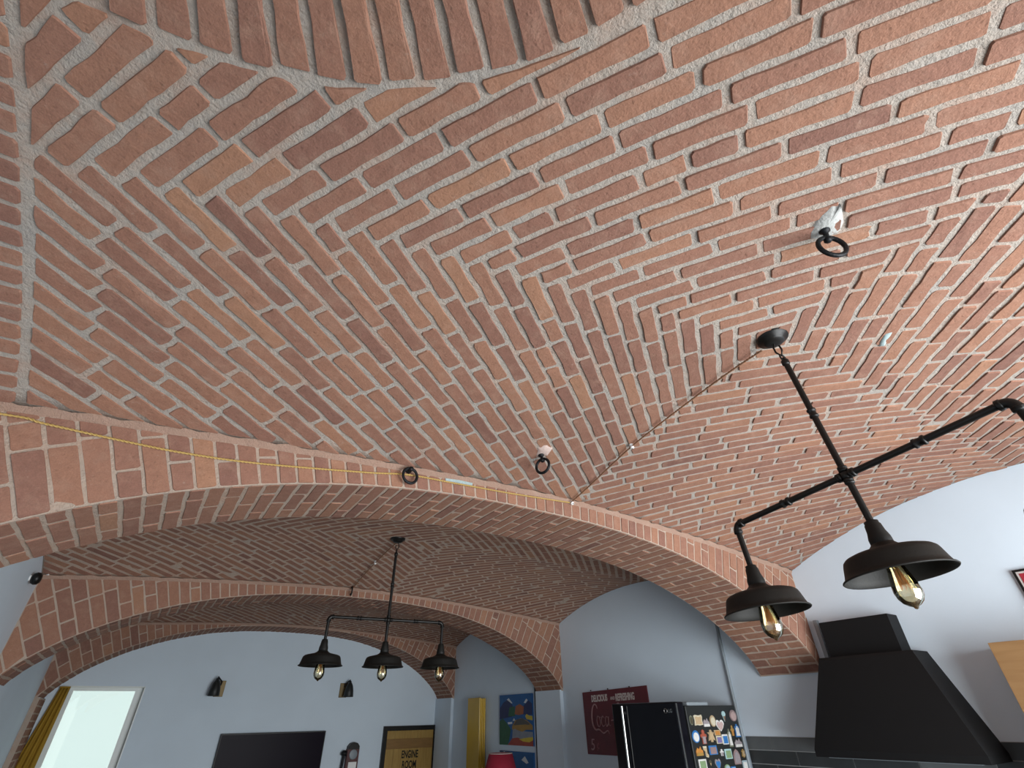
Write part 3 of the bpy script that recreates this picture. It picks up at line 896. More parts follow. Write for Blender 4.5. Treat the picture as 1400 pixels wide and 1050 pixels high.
def plaster_patch(poly, zf, parent, m, h=0.006):
    mp = surf(zf)
    B = MB()
    cx = sum(p[0] for p in poly) / len(poly); cy = sum(p[1] for p in poly) / len(poly)
    out = []
    for i in range(len(poly)):
        a, b = Vector(poly[i]), Vector(poly[(i + 1) % len(poly)])
        for k in range(3):
            q = a.lerp(b, k / 3); out.append((q.x + random.uniform(-0.006, 0.006), q.y + random.uniform(-0.006, 0.006)))
    n = len(out)
    r1 = [(cx + (a - cx) * 0.86, cy + (b - cy) * 0.86) for a, b in out]
    vs = [mp(a, b, -0.004) for a, b in out] + [mp(a, b, h + random.uniform(-0.001, 0.001)) for a, b in r1] + [mp(cx, cy, h + 0.001)]
    f = [(i, (i + 1) % n, (i + 1) % n + n, i + n) for i in range(n)] + [(i + n, (i + 1) % n + n, 2 * n) for i in range(n)]
    B.add(vs, f, 0, True)
    o = B.build('plaster_patch', m, parent)
    return o
M['pink_plaster'] = plain('pinkish_plaster', (0.60, 0.46, 0.41), 0.95, noise=0.1, nscale=40, bump=0.6, bscale=90)
p1 = plaster_patch([(1.470, 0.318), (1.412, 0.262), (1.385, 0.195), (1.412, 0.168), (1.500, 0.205), (1.530, 0.240), (1.505, 0.285)], zA, ceil_a, M['plaster']); p1['label'] = 'white plaster patch'
p2 = plaster_patch([(1.505, 1.985), (1.470, 1.905), (1.500, 1.860), (1.555, 1.880), (1.572, 1.955)], zA, ceil_a, M['pink_plaster']); p2['label'] = 'pink plaster patch'

M['blue_mark'] = plain('pale_blue_chalk_mark', (0.36, 0.46, 0.47), 0.9, noise=0.3, nscale=60)
p3 = plaster_patch([(2.345, 0.470), (2.300, 0.440), (2.262, 0.400), (2.275, 0.385), (2.320, 0.425), (2.360, 0.450)], zA, ceil_a, M['blue_mark']); p3.name = 'paint_mark'; p3['label'] = 'pale blue paint mark'
p3 = MB().prism([(1.095, 1.100), (1.100, 1.078), (1.170, 1.088), (1.268, 1.093), (1.270, 1.110), (1.180, 1.108)], lambda a, b, h: Vector((a, Y1 - h, b + CAMZ)), 0.0, 0.0062).build('paint_mark', M['blue_mark'], arch1); p3['label'] = 'pale blue paint mark'

def cable(name, pts, label, m, r=0.0030, twist=0.030, strands=2):
    """two strands twisted about a smooth path"""
    P = [Vector(p) for p in pts]
    dense = []
    for i in range(len(P) - 1):
        p0, p1_, p2_, p3 = P[max(i - 1, 0)], P[i], P[i + 1], P[min(i + 2, len(P) - 1)]
        k = max(2, int((p2_ - p1_).length / 0.006))
        for j in range(k):
            t = j / k
            dense.append(0.5 * ((2 * p1_) + (-p0 + p2_) * t + (2 * p0 - 5 * p1_ + 4 * p2_ - p3) * t * t + (-p0 + 3 * p1_ - 3 * p2_ + p3) * t ** 3))
    dense.append(P[-1])
    mb = MB()
    for s in range(strands):
        acc = 0; out = []
        for i, p in enumerate(dense):
            if i: acc += (p - dense[i - 1]).length
            d = (dense[min(i + 1, len(dense) - 1)] - dense[max(i - 1, 0)]).normalized()
            a = d.cross(Vector((0, 0, 1))); a = a.normalized() if a.length > 1e-3 else Vector((1, 0, 0)); b = d.cross(a)
            th = acc / twist * 2 * math.pi + s * math.pi * 2 / strands
            out.append(p + (a * math.cos(th) + b * math.sin(th)) * r * 0.85)
        mb.tube(out, r, 5)
    o = mb.build(name, m, None, loc=P[0])
    return tag(o, label, 'cable')
yc = Y1 - 0.012
wp = [(-1.29, yc, 0.865), (-0.716, yc, 0.935), (-0.581, yc, 0.933), (-0.335, yc, 0.929), (-0.114, yc, 0.932), (0.168, yc, 0.956), (0.645, yc, 1.026), (0.872, yc, 1.066), (1.144, yc, 1.080), (1.542, yc, 1.100), (2.000, yc, 1.133)]
cable('power_cable', [(x, y, z + CAMZ) for x, y, z in wp], 'golden twisted cable slung along the face of the broad arch', M['cable'])
wp = [(2.000, yc - 0.004)] + [(2.000, 2.10), (1.985, 1.90), (1.962, 1.666), (1.950, 1.44), (1.930, 1.163), (1.908, 0.926), (1.898, 0.769)]
cable('power_cable', [vault_point(zA, x, y, 0.020) for x, y in wp], 'brown twisted cable climbing the vault to the large pendant canopy', M['brown_cable'])
wp = [(1.633, Y2 - 0.03), (1.628, 5.2), (1.620, 4.86), (1.605, 4.55), (1.585, 4.25)]
cable('power_cable', [vault_point(zB, x, y, 0.020) for x, y in wp], 'brown twisted cable running to the canopy of the smaller pendant', M['brown_cable'], strands=2)

def insulator(p, n_out, label):
    n_out = Vector(n_out).normalized(); q = n_out.to_track_quat('Z', 'Y').to_matrix().to_4x4(); q.translation = Vector(p)
    e = empty('cable_insulator', p); tag(e, label, 'insulator')
    inv = Matrix.Translation(-Vector(p))
    o = MB().lathe([(0.008, -0.008), (0.0115, 0.0), (0.0115, 0.007), (0.0075, 0.010), (0.0075, 0.018), (0.0115, 0.021), (0.0115, 0.028), (0.006, 0.031)], 16, q).build('porcelain_knob', M['porcelain'], e); o.matrix_parent_inverse = inv
    o = MB().lathe([(0.0045, 0.030), (0.0045, 0.034), (0.002, 0.036)], 10, q).build('screw_head', M['chrome'], e); o.matrix_parent_inverse = inv
insulator((2.005, Y1 - 0.002, 1.138 + CAMZ), (0, -1, -0.5), 'white porcelain cable knob on the edge of the broad arch')
insulator(vault_point(zA, 1.962, 1.666, 0.004), (0, -0.3, -1), 'white porcelain cable knob halfway up the vault to the large pendant')
insulator(vault_point(zB, 1.620, 4.86, 0.004), (0, -0.2, -1), 'white porcelain cable knob in the second vault beside the smaller pendant')
insulator((0.174, Y2 - 0.002, 1.128 + CAMZ), (0, -1, -0.6), 'lone white porcelain knob on the edge of the second arch, without cable')
insulator((-0.880, Y2 - 0.002, 1.030 + CAMZ), (0, -1, -0.6), 'white porcelain knob in the corner of the second arch and the left wall')

# black fitting on the left wall
e = empty('wall_speaker', (XL, 5.217, 0.915 + CAMZ)); tag(e, 'small black oval fitting high on the left wall beside the second arch', 'wall fitting')
q = Matrix.Translation((XL, 5.217, 0.915 + CAMZ)) @ Matrix.Rotation(R(90), 4, 'Y')
o = MB().lathe([(0.022, -0.004), (0.022, 0.008), (0.018, 0.012)], 20, q).build('wall_plate', M['porcelain'], e); o.matrix_parent_inverse = Matrix.Translation(-Vector(e.location))
o = MB().lathe([(0.020, 0.010), (0.036, 0.018), (0.045, 0.036), (0.042, 0.056), (0.028, 0.068), (0.006, 0.072)], 24, q).build('dome', M['black_metal'], e); o.matrix_parent_inverse = Matrix.Translation(-Vector(e.location))

# =================================================================== kitchen wall: hood, cabinet, picture, tiles, pipes
def child(e, mb, name, m):
    o = mb.build(name, m, e); o.matrix_parent_inverse = Matrix.Translation(-Vector(e.location)); return o
def frustum(mb, lo, hi, z0, z1, mi=0):
    """lo, hi = (x0, x1, y0, y1)"""
    a = [(lo[0], lo[2], z0), (lo[1], lo[2], z0), (lo[1], lo[3], z0), (lo[0], lo[3], z0), (hi[0], hi[2], z1), (hi[1], hi[2], z1), (hi[1], hi[3], z1), (hi[0], hi[3], z1)]
    return mb.add(a, [(3, 2, 1, 0), (4, 5, 6, 7), (0, 1, 5, 4), (1, 2, 6, 5), (2, 3, 7, 6), (3, 0, 4, 7)], mi)
hd = empty('range_hood', (XR, 1.86, CAMZ - 0.27)); tag(hd, 'large matt black pyramid range hood with square chimney on the kitchen wall', 'range hood')
child(hd, frustum(MB(), (4.255, XR, 1.54, 2.18), (4.262, XR, 1.545, 2.175), CAMZ + 0.300, CAMZ + 0.318), 'top_plate', M['hood'])
child(hd, frustum(MB(), (4.150, XR, 1.360, 2.360), (4.255, XR, 1.540, 2.180), CAMZ - 0.235, CAMZ + 0.300), 'canopy', M['hood'])
child(hd, MB().box(4.150, XR, 1.360, 2.360, CAMZ - 0.275, CAMZ - 0.235), 'bottom_rim', M['hood'])
child(hd, MB().box(4.345, XR, 1.636, 2.130, CAMZ + 0.318, CAMZ + 0.560), 'chimney', M['hood'])
child(hd, MB().box(4.20, XR - 0.03, 1.42, 2.30, CAMZ - 0.281, CAMZ - 0.274), 'grease_filter', M['grey_plastic'])

o = MB().bevbox(4.465, XR + 0.005, 2.200, 2.232, CAMZ + 0.245, CAMZ + 0.600, 0.003).build('wall_batten', M['grey_plastic'], None, loc=(4.48, 2.216, CAMZ + 0.245))
tag(o, 'narrow grey batten between the arch foot and the hood chimney', 'batten')

cb = empty('wall_cabinet', (XR, 0.66, CAMZ - 0.42)); tag(cb, 'light oak wall cabinet next to the black range hood', 'cabinet')
child(cb, MB().box(4.172, XR, 0.202, 1.102, CAMZ - 0.42, CAMZ + 0.308), 'carcass', M['cabinet_wood'])
for y0, y1 in ((0.204, 0.650), (0.654, 1.104)):
    d = child(cb, MB().bevbox(4.150, 4.171, y0, y1, CAMZ - 0.42, CAMZ + 0.309, 0.0015), 'door', M['cabinet_wood'])
    yk = 0.62 if y0 < 0.5 else 0.685
    o = MB().tube([(4.149, yk, CAMZ - 0.36), (4.128, yk, CAMZ - 0.36), (4.128, yk, CAMZ - 0.24), (4.149, yk, CAMZ - 0.24)], 0.005, 8).build('handle_or_reflection', M['chrome'], d)

pc = empty('framed_picture', (XR, 0.65, CAMZ + 0.40)); tag(pc, 'red picture in a dark frame hung above the oak cabinet', 'picture')
child(pc, MB().box(4.478, XR, 0.41, 0.886, CAMZ + 0.400, CAMZ + 0.412).box(4.478, XR, 0.41, 0.886, CAMZ + 0.704, CAMZ + 0.716).box(4.478, XR, 0.41, 0.422, CAMZ + 0.412, CAMZ + 0.704).box(4.478, XR, 0.874, 0.886, CAMZ + 0.412, CAMZ + 0.704), 'frame', M['black_metal'])
child(pc, MB().box(4.490, XR, 0.420, 0.876, CAMZ + 0.410, CAMZ + 0.706), 'mount', M['sign_cream'])
child(pc, MB().box(4.487, 4.492, 0.440, 0.862, CAMZ + 0.425, CAMZ + 0.692), 'print', plain('bright_red_print', (0.35, 0.02, 0.035), 0.4))

bs = MB().box(XR - 0.004, XR, -0.3, 3.130, CAMZ - 0.95, CAMZ - 0.180).build('wall_tiling', M['grout']); bs['kind'] = 'structure'
bs['label'] = 'dark tile splashback on the kitchen wall'
tl, th_ = 0.42, 0.0915
tile_me = {}
def tile_mesh(w, h, m):
    k = (round(w, 3), round(h, 3), m.name)
    if k not in tile_me:
        mb = MB().bevbox(-0.0045, 0.004, -w / 2, w / 2, -h / 2, h / 2, 0.0022)
        o = mb.build('tile', m); tile_me[k] = o.data; bpy.data.objects.remove(o)
    return tile_me[k]
for r_ in range(8):
    z1 = CAMZ - 0.180 - r_ * th_; y1 = 3.129 + (0 if r_ % 2 else 0.19) + 0.0
    first = True
    while y1 > -0.25:
        y0 = y1 - tl; a, b = max(y0, -0.29), min(y1, 3.129)
        if b - a > 0.03:
            m = M['tile_grey'] if (r_ == 0 and (b > 2.85 or 2.1 < b < 2.55)) or random.random() < 0.08 else M['tile']
            o = bpy.data.objects.new('tile', tile_mesh(b - a - 0.005, th_ - 0.005, m)); COL.objects.link(o)
            o.location = (XR - 0.004, (a + b) / 2, z1 - th_ / 2); o.parent = bs
        y1 = y0

def pipe(pts, r, name, label, m):
    o = MB().tube(pts, r, 12).build(name, m, None, loc=pts[0]); return tag(o, label, 'pipe')
pipe([(XR - 0.012, 3.155, 0.0), (XR - 0.012, 3.155, CAMZ + 0.78)], 0.0135, 'wall_conduit', 'slim grey conduit running up the wall behind the refrigerator to the arch', M['grey_plastic'])
pipe([(XR - 0.012, Y2 + T1 + 0.045, 0.0), (XR - 0.012, Y2 + T1 + 0.045, CAMZ + 0.36)], 0.0125, 'wall_conduit', 'slim dark conduit up the wall beside the landscape painting', M['fridge_side'])

# =================================================================== refrigerator and magnets
FX0, FX1, FY0, FY1, FZ = 3.695, 4.455, 3.143, 3.895, CAMZ + 0.070
fr = empty('refrigerator', (4.08, 3.52, 0.0)); tag(fr, 'glossy black refrigerator with its side covered in magnets', 'refrigerator')
child(fr, MB().bevbox(3.800, FX1, FY0, FY1, 0.02, FZ - 0.030, 0.006), 'body', M['fridge_side'])
d = child(fr, MB().bevbox(FX0, 3.792, FY0 + 0.003, FY1, 0.80, FZ, 0.012), 'door', M['fridge_gloss'])
child(fr, MB().bevbox(FX0, 3.792, FY0 + 0.003, FY1, 0.06, 0.79, 0.012), 'freezer_drawer', M['fridge_gloss'])
o = MB().box(FX0 + 0.004, FX0 + 0.012, FY0 - 0.0008, FY0 + 0.006, 0.82, FZ - 0.012).build('edge_trim', M['chrome'], d)
o = MB().tube([(FX0 - 0.028, 3.735, CAMZ - 0.95), (FX0 - 0.028, 3.735, FZ - 0.02)], 0.010, 14).box(FX0 - 0.03, FX0 + 0.01, 3.727, 3.743, FZ - 0.08, FZ - 0.06).box(FX0 - 0.03, FX0 + 0.01, 3.727, 3.743, CAMZ - 0.93, CAMZ - 0.91).build('handle_or_reflection', M['chrome'], d)  # bright bar added in place of the window's reflection on the glossy door
child(fr, MB().bevbox(3.86, 4.13, FY0 + 0.02, FY0 + 0.16, FZ - 0.032, FZ - 0.002, 0.010), 'hinge_cover', M['grey_plastic'])
for x in (3.86, 4.40):
    for y in (FY0 + 0.06, FY1 - 0.06): child(fr, MB().lathe([(0.02, 0.0), (0.02, 0.022)], 12, Matrix.Translation((x, y, 0))), 'foot', M['grey_plastic'])

def text_mesh(body, size, M4, name, m, parent=None, shear=0.0, extrude=0.0015, align='LEFT', sx=1.0, bold=0.0):
    cu = bpy.data.curves.new(name, 'FONT'); cu.body = body; cu.size = size; cu.shear = shear; cu.extrude = extrude; cu.align_x = align; cu.offset = bold
    cu.resolution_u = 3
    o = bpy.data.objects.new(name, cu); COL.objects.link(o)
    bpy.context.view_layer.update()
    dg = bpy.context.evaluated_depsgraph_get()
    me = bpy.data.meshes.new_from_object(o.evaluated_get(dg)); bpy.data.objects.remove(o)
    me.transform(M4 @ Matrix.Diagonal((sx, 1, 1, 1))); me.materials.clear(); me.materials.append(m)
    ob = bpy.data.objects.new(name, me); COL.objects.link(ob)
    if parent is not None:
        ob.parent = parent; ob.matrix_parent_inverse = parent.matrix_world.inverted() if parent.parent is None else Matrix.Identity(4)
    return ob
def frame4(origin, xdir, ydir):
    x, y = Vector(xdir), Vector(ydir); z = x.cross(y)
    return Matrix(((x.x, y.x, z.x, origin[0]), (x.y, y.y, z.y, origin[1]), (x.z, y.z, z.z, origin[2]), (0, 0, 0, 1)))
bpy.context.view_layer.update()
# maker's mark on the door: a ring and two letters
lg = MB(); cz, cy_ = CAMZ + 0.008, 3.262
lg.tube([(FX0 - 0.0005, cy_ + 0.016 * math.cos(t), cz + 0.016 * math.sin(t)) for t in [2 * math.pi * k / 20 for k in range(20)]], 0.0022, 6, closed=True)
lg.build('logo_ring', M['chrome'], d)
text_mesh('LG', 0.036, frame4((FX0 - 0.001, 3.236, cz - 0.012), (0, -1, 0), (0, 0, 1)), 'logo_letters', M['chrome'], d, extrude=0.0008)

COLS = dict(greygreen=(0.20, 0.22, 0.16), cream=(0.72, 0.66, 0.50), grey=(0.36, 0.32, 0.34), white=(0.80, 0.80, 0.78), tan=(0.48, 0.36, 0.22), pink=(0.58, 0.42, 0.40), cyan=(0.45, 0.66, 0.68), brown=(0.30, 0.16, 0.09),
            mauve=(0.34, 0.24, 0.24), blue=(0.04, 0.20, 0.52), red=(0.42, 0.10, 0.06), sand=(0.60, 0.44, 0.26), purple=(0.22, 0.19, 0.40), orange=(0.60, 0.26, 0.06), gold=(0.45, 0.27, 0.07), green=(0.26, 0.38, 0.20), dark=(0.09, 0.08, 0.05), paleblue=(0.42, 0.54, 0.60))
for k_, c_ in COLS.items(): M['mag_' + k_] = plain('magnet_' + k_, tuple(v * 0.78 for v in c_), 0.4, noise=0.25, nscale=90)
def shape(kind):
    c = lambda n, a=0.5, b=0.5: [(a * math.cos(2 * math.pi * k / n), b * math.sin(2 * math.pi * k / n)) for k in range(n)]
    if kind == 'oval': return c(18)
    if kind == 'card': return [(-.5, -.5), (.5, -.5), (.5, .5), (-.5, .5)]
    if kind == 'heart': return [(0, -.5), (.3, -.2), (.5, .15), (.45, .38), (.28, .5), (.1, .45), (0, .3), (-.1, .45), (-.28, .5), (-.45, .38), (-.5, .15), (-.3, -.2)]
    if kind == 'scroll': return [(-.5, -.5), (-.2, -.45), (.1, -.5), (.5, -.44), (.44, -.1), (.5, .3), (.46, .5), (.1, .43), (-.3, .5), (-.5, .42), (-.43, .0)]
    if kind == 'figure': return [(-.3, -.5), (.3, -.5), (.28, -.1), (.5, 0), (.45, .15), (.2, .2), (.22, .4), (0, .5), (-.22, .4), (-.2, .2), (-.45, .15), (-.5, 0), (-.28, -.1)]
    if kind == 'house': return [(-.5, -.5), (.5, -.5), (.5, .05), (.32, .15), (.2, .5), (-.05, .2), (-.25, .38), (-.5, .05)]
    if kind == 'tower': return [(-.5, -.5), (.5, -.5), (.4, -.1), (.42, .3), (.2, .36), (.12, .5), (-.12, .5), (-.2, .36), (-.42, .3), (-.4, -.1)]
    if kind == 'cone': return [(0, -.5), (.3, .0), (.5, .2), (.35, .42), (0, .5), (-.35, .42), (-.5, .2), (-.3, .0)]
    if kind == 'gothic': return [(-.5, -.5), (.5, -.5), (.5, .1), (.3, .36), (0, .5), (-.3, .36), (-.5, .1)]
    if kind == 'boot': return [(-.5, .5), (.3, .5), (.25, -.1), (.5, -.3), (.35, -.5), (-.1, -.42), (-.15, 0), (-.4, .2)]
    if kind == 'turtle': return [(-.15, -.5), (.15, -.5), (.2, -.3), (.5, -.4), (.4, -.1), (.3, .1), (.5, .3), (.2, .3), (.12, .5), (-.12, .5), (-.2, .3), (-.5, .3), (-.3, .1), (-.4, -.1), (-.5, -.4), (-.2, -.3)]
mags = [(3.842, -0.057, 0.042, 0.066), (3.928, -0.058, 0.106, 0.072), (4.024, -0.075, 0.078, 0.057), (4.112, -0.067, 0.075, 0.079), (4.195, -0.100, 0.110, 0.079), (4.273, -0.037, 0.052, 0.075), (4.402, -0.034, 0.095, 0.082), (3.861, -0.165, 0.090, 0.082), (3.955, -0.168, 0.080, 0.095), (4.053, -0.166, 0.087, 0.081), (4.140, -0.147, 0.076, 0.036), (4.147, -0.194, 0.074, 0.051), (4.226, -0.194, 0.074, 0.067), (4.292, -0.186, 0.050, 0.122), (4.345, -0.137, 0.045, 0.074), (4.413, -0.139, 0.070, 0.090), (4.390, -0.222, 0.094, 0.057), (3.872, -0.258, 0.082, 0.058), (3.948, -0.266, 0.056, 0.073), (4.041, -0.258, 0.100, 0.059), (4.146, -0.277, 0.049, 0.045), (4.226, -0.290, 0.088, 0.065), (4.328, -0.312, 0.085, 0.100), (4.425, -0.294, 0.050, 0.056), (3.883, -0.340, 0.092, 0.062), (3.975, -0.337, 0.037, 0.038), (4.068, -0.350, 0.070, 0.068), (4.176, -0.375, 0.068, 0.040), (4.250, -0.392, 0.060, 0.040), (4.415, -0.372, 0.064, 0.062)]
mdesc = [('oval', 'greygreen', 'dark', 'small dark green-grey oval fridge magnet at the door edge'), ('scroll', 'cream', 'sand', 'cream parchment scroll fridge magnet with curled corners'), ('house', 'grey', 'white', 'grey church-shaped fridge magnet on a white base'),
         ('oval', 'tan', 'cream', 'tan upright oval fridge magnet touching a heart'), ('heart', 'white', 'pink', 'white and pink heart fridge magnet'), ('cone', 'cyan', 'brown', 'ice-cream cone fridge magnet with pale turquoise scoop'),
         ('oval', 'mauve', 'pink', 'large mauve oval fridge magnet in the top corner'), ('oval', 'blue', 'white', 'blue and white oval fridge magnet'), ('figure', 'red', 'grey', 'terracotta red figure fridge magnet beside the blue oval'),
         ('turtle', 'tan', 'sand', 'sand-coloured turtle-shaped fridge magnet'), ('card', 'sand', 'orange', 'small sand and orange card fridge magnet'), ('card', 'cream', 'purple', 'cream-edged card fridge magnet with purple picture'),
         ('card', 'white', 'blue', 'white card fridge magnet with deep blue picture'), ('tower', 'greygreen', 'white', 'tall slim grey tower fridge magnet'), ('figure', 'gold', 'orange', 'thin orange-gold figure fridge magnet next to the blue bottle'),
         ('tower', 'blue', 'white', 'blue and white bottle-shaped fridge magnet by the back edge'), ('house', 'grey', 'white', 'dark grey house fridge magnet with white foot below the blue bottle'), ('house', 'orange', 'gold', 'orange house fridge magnet on a golden base'),
         ('boot', 'cream', 'sand', 'cream boot-shaped fridge magnet'), ('card', 'blue', 'mauve', 'fridge magnet card half blue, half dusky pink'), ('figure', 'white', 'grey', 'little white snowman-like fridge magnet'), ('card', 'cyan', 'green', 'turquoise map card fridge magnet'),
         ('gothic', 'mauve', 'grey', 'tall pointed arch fridge magnet in dusky mauve'), ('turtle', 'gold', 'tan', 'golden animal-shaped fridge magnet at the back edge'), ('card', 'white', 'green', 'white and green map fridge magnet, lowest near the door'), ('cone', 'dark', 'tan', 'tiny dark brown fridge magnet'),
         ('heart', 'grey', 'blue', 'grey heart-topped fridge magnet with blue centre'), ('oval', 'green', 'paleblue', 'pale green oval fridge magnet near the bottom'), ('card', 'blue', 'paleblue', 'bright blue card fridge magnet near the bottom'), ('card', 'paleblue', 'white', 'pale blue card fridge magnet at the lower back edge')]
for (x, z, w, h), (kd, ca, cb_, lab) in zip(mags, mdesc):
    pts = [(a * w, b * h) for a, b in shape(kd)]
    mb = MB(); z0 = CAMZ + z
    fm = lambda a, b, hh: Vector((x + a, FY0 - hh, z0 + b))
    mb.prism(pts, fm, -0.001, 0.005, 0)
    lo = [(a * 0.74, b * 0.74 - (0.04 * h)) for a, b in pts] if kd not in ('house', 'cone', 'figure') else ([(a * 0.9, -0.5 * h + (b + 0.5 * h) * 0.32) for a, b in [(-.5 * w, -.5 * h), (.5 * w, -.5 * h), (.5 * w, .5 * h), (-.5 * w, .5 * h)]] if kd == 'house' else [(a * 0.7, min(b, 0) * 0.94) for a, b in pts if b <= 0.02 * h or True])
    mb.prism(lo, fm, 0.004, 0.0075, 1)
    o = mb.build('fridge_magnet', [M['mag_' + ca], M['mag_' + cb_]], None, loc=(x, FY0 - 0.003, z0))
    tag(o, lab, 'magnet', 'magnets on the refrigerator side')

# =================================================================== enamel drink sign
SX = XR - 0.012
sg = empty('wall_sign', (XR, 4.69, CAMZ - 0.375)); tag(sg, 'dark red enamel drink advertising sign half hidden by the refrigerator', 'sign')
child(sg, MB().add([(SX, 5.205, CAMZ + 0.208), (SX, 4.172, CAMZ + 0.236), (SX, 4.172, CAMZ - 0.372), (SX, 5.196, CAMZ - 0.376), (XR + 0.002, 5.205, CAMZ + 0.208), (XR + 0.002, 4.172, CAMZ + 0.236), (XR + 0.002, 4.172, CAMZ - 0.372), (XR + 0.002, 5.196, CAMZ - 0.376)],
      [(0, 1, 2, 3), (7, 6, 5, 4), (0, 4, 5, 1), (1, 5, 6, 2), (2, 6, 7, 3), (3, 7, 4, 0)]), 'sign_plate', M['sign_red'])
bpy.context.view_layer.update()
def sign_text(body, size, y, z, nm, m, **kw): return text_mesh(body, size, frame4((SX - 0.001, y, CAMZ + z), (0, -1, 0.02), (0, 0, 1)), nm, m, sg, **kw)
sign_text('DELICIOUS', 0.088, 5.052, 0.112, 'lettering', M['sign_cream'], sx=0.62, bold=0.003)
sign_text('AND', 0.045, 4.735, 0.122, 'lettering', M['sign_cream'], sx=0.75)
sign_text('REFRESHING', 0.092, 4.650, 0.112, 'lettering', M['sign_cream'], sx=0.56, bold=0.003)
def script_word(parent, y0, z0, sc):
    """flowing white script: big C with a tail, then o c a, dash, C o l a"""
    def S(pts): return [(SX - 0.004, y0 - a * sc, CAMZ + z0 + b * sc) for a, b in pts]
    mb = MB()
    def stroke(pts, w):
        P = [Vector((p[0], p[1])) for p in pts]; out = []
        for i in range(len(P) - 1):
            p0, p1_, p2_, p3 = P[max(i - 1, 0)], P[i], P[i + 1], P[min(i + 2, len(P) - 1)]
            for j in range(5):
                t = j / 5
                out.append(0.5 * ((2 * p1_) + (-p0 + p2_) * t + (2 * p0 - 5 * p1_ + 4 * p2_ - p3) * t * t + (-p0 + 3 * p1_ - 3 * p2_ + p3) * t ** 3))
        out.append(P[-1]); n = len(out)
        mb.tube([S([(p.x, p.y)])[0] for p in out], [max(0.25, math.sin(math.pi * (0.12 + 0.76 * i / (n - 1)))) * w * sc for i in range(n)], 6)
    bigC = [(0.42, 0.78), (0.36, 0.92), (0.20, 0.95), (0.05, 0.75), (-0.02, 0.40), (0.03, 0.08), (0.20, -0.10), (0.45, -0.08), (0.75, -0.22), (1.05, -0.12), (1.15, -0.26)]
    def o_(x): return [(x + .18, .42), (x + .06, .46), (x, .26), (x + .06, .06), (x + .18, .06), (x + .24, .26), (x + .18, .42), (x + .30, .40)]
    def c_(x): return [(x + .22, .38), (x + .10, .46), (x, .26), (x + .08, .05), (x + .26, .12)]
    def a_(x): return [(x + .20, .40), (x + .06, .44), (x, .22), (x + .06, .05), (x + .20, .18), (x + .24, .44), (x + .24, .10), (x + .34, .10)]
    stroke(bigC, .045)
    stroke(o_(.34), .030); stroke(c_(.66), .030); stroke(a_(.96), .030)
    stroke([(1.36, .28), (1.52, .30)], .035)
    stroke([(a + 1.72, b) for a, b in [(0.42, 0.78), (0.36, 0.92), (0.20, 0.95), (0.05, 0.75), (-0.02, 0.40), (0.03, 0.08), (0.20, -0.04), (0.36, 0.10)]], .045)
    stroke(o_(2.08), .030); stroke([(2.44, .20), (2.56, .70), (2.50, .92), (2.42, .70), (2.46, .08), (2.58, .14)], .030); stroke(a_(2.68), .030)
    o = mb.build('script_lettering', M['sign_dim'], parent); o.matrix_parent_inverse = parent.matrix_world.inverted()
script_word(sg, 5.060, -0.130, 0.225)
sign_text('5', 0.150, 5.135, -0.338, 'lettering', M['sign_dim'], shear=0.12)
sign_text('\u00a2', 0.110, 5.035, -0.322, 'lettering', plain('dark_faded_lettering', (0.26, 0.08, 0.09), 0.5), shear=0.12)
for y in (5.05, 4.76, 4.42): child(sg, MB().lathe([(0.006, -0.004), (0.006, 0.006), (0.002, 0.009)], 10, Matrix.Translation((SX, y, CAMZ + 0.222 + (5.05 - y) * 0.02)) @ Matrix.Rotation(R(-90), 4, 'Y')), 'nail', M['iron'])

# =================================================================== right wall of the far bay: radiator, paintings, red lamp
rd = empty('radiator', (XR, 7.60, CAMZ - 1.60)); tag(rd, 'tall glossy ochre yellow radiator with ribbed side on the far right wall', 'radiator')
child(rd, MB().bevbox(4.380, 4.400, 7.440, 7.800, CAMZ - 1.60, CAMZ + 0.225, 0.006), 'front_panel', M['gold_paint'])
for k in range(3):
    xk = 4.415 + k * 0.030
    child(rd, MB().tube([(xk, 7.450, CAMZ - 1.58), (xk, 7.450, CAMZ + 0.215)], 0.0135, 12), 'rib', M['gold_paint'])
child(rd, MB().box(4.400, XR - 0.01, 7.462, 7.790, CAMZ - 1.57, CAMZ + 0.205), 'core', M['gold_paint'])
child(rd, MB().tube([(4.45, 7.815, CAMZ + 0.19), (XR - 0.0005, 7.815, CAMZ + 0.19)], 0.012, 10).tube([(4.45, 7.78, CAMZ + 0.19), (4.45, 7.827, CAMZ + 0.19)], 0.010, 10), 'bracket', M['chrome'])

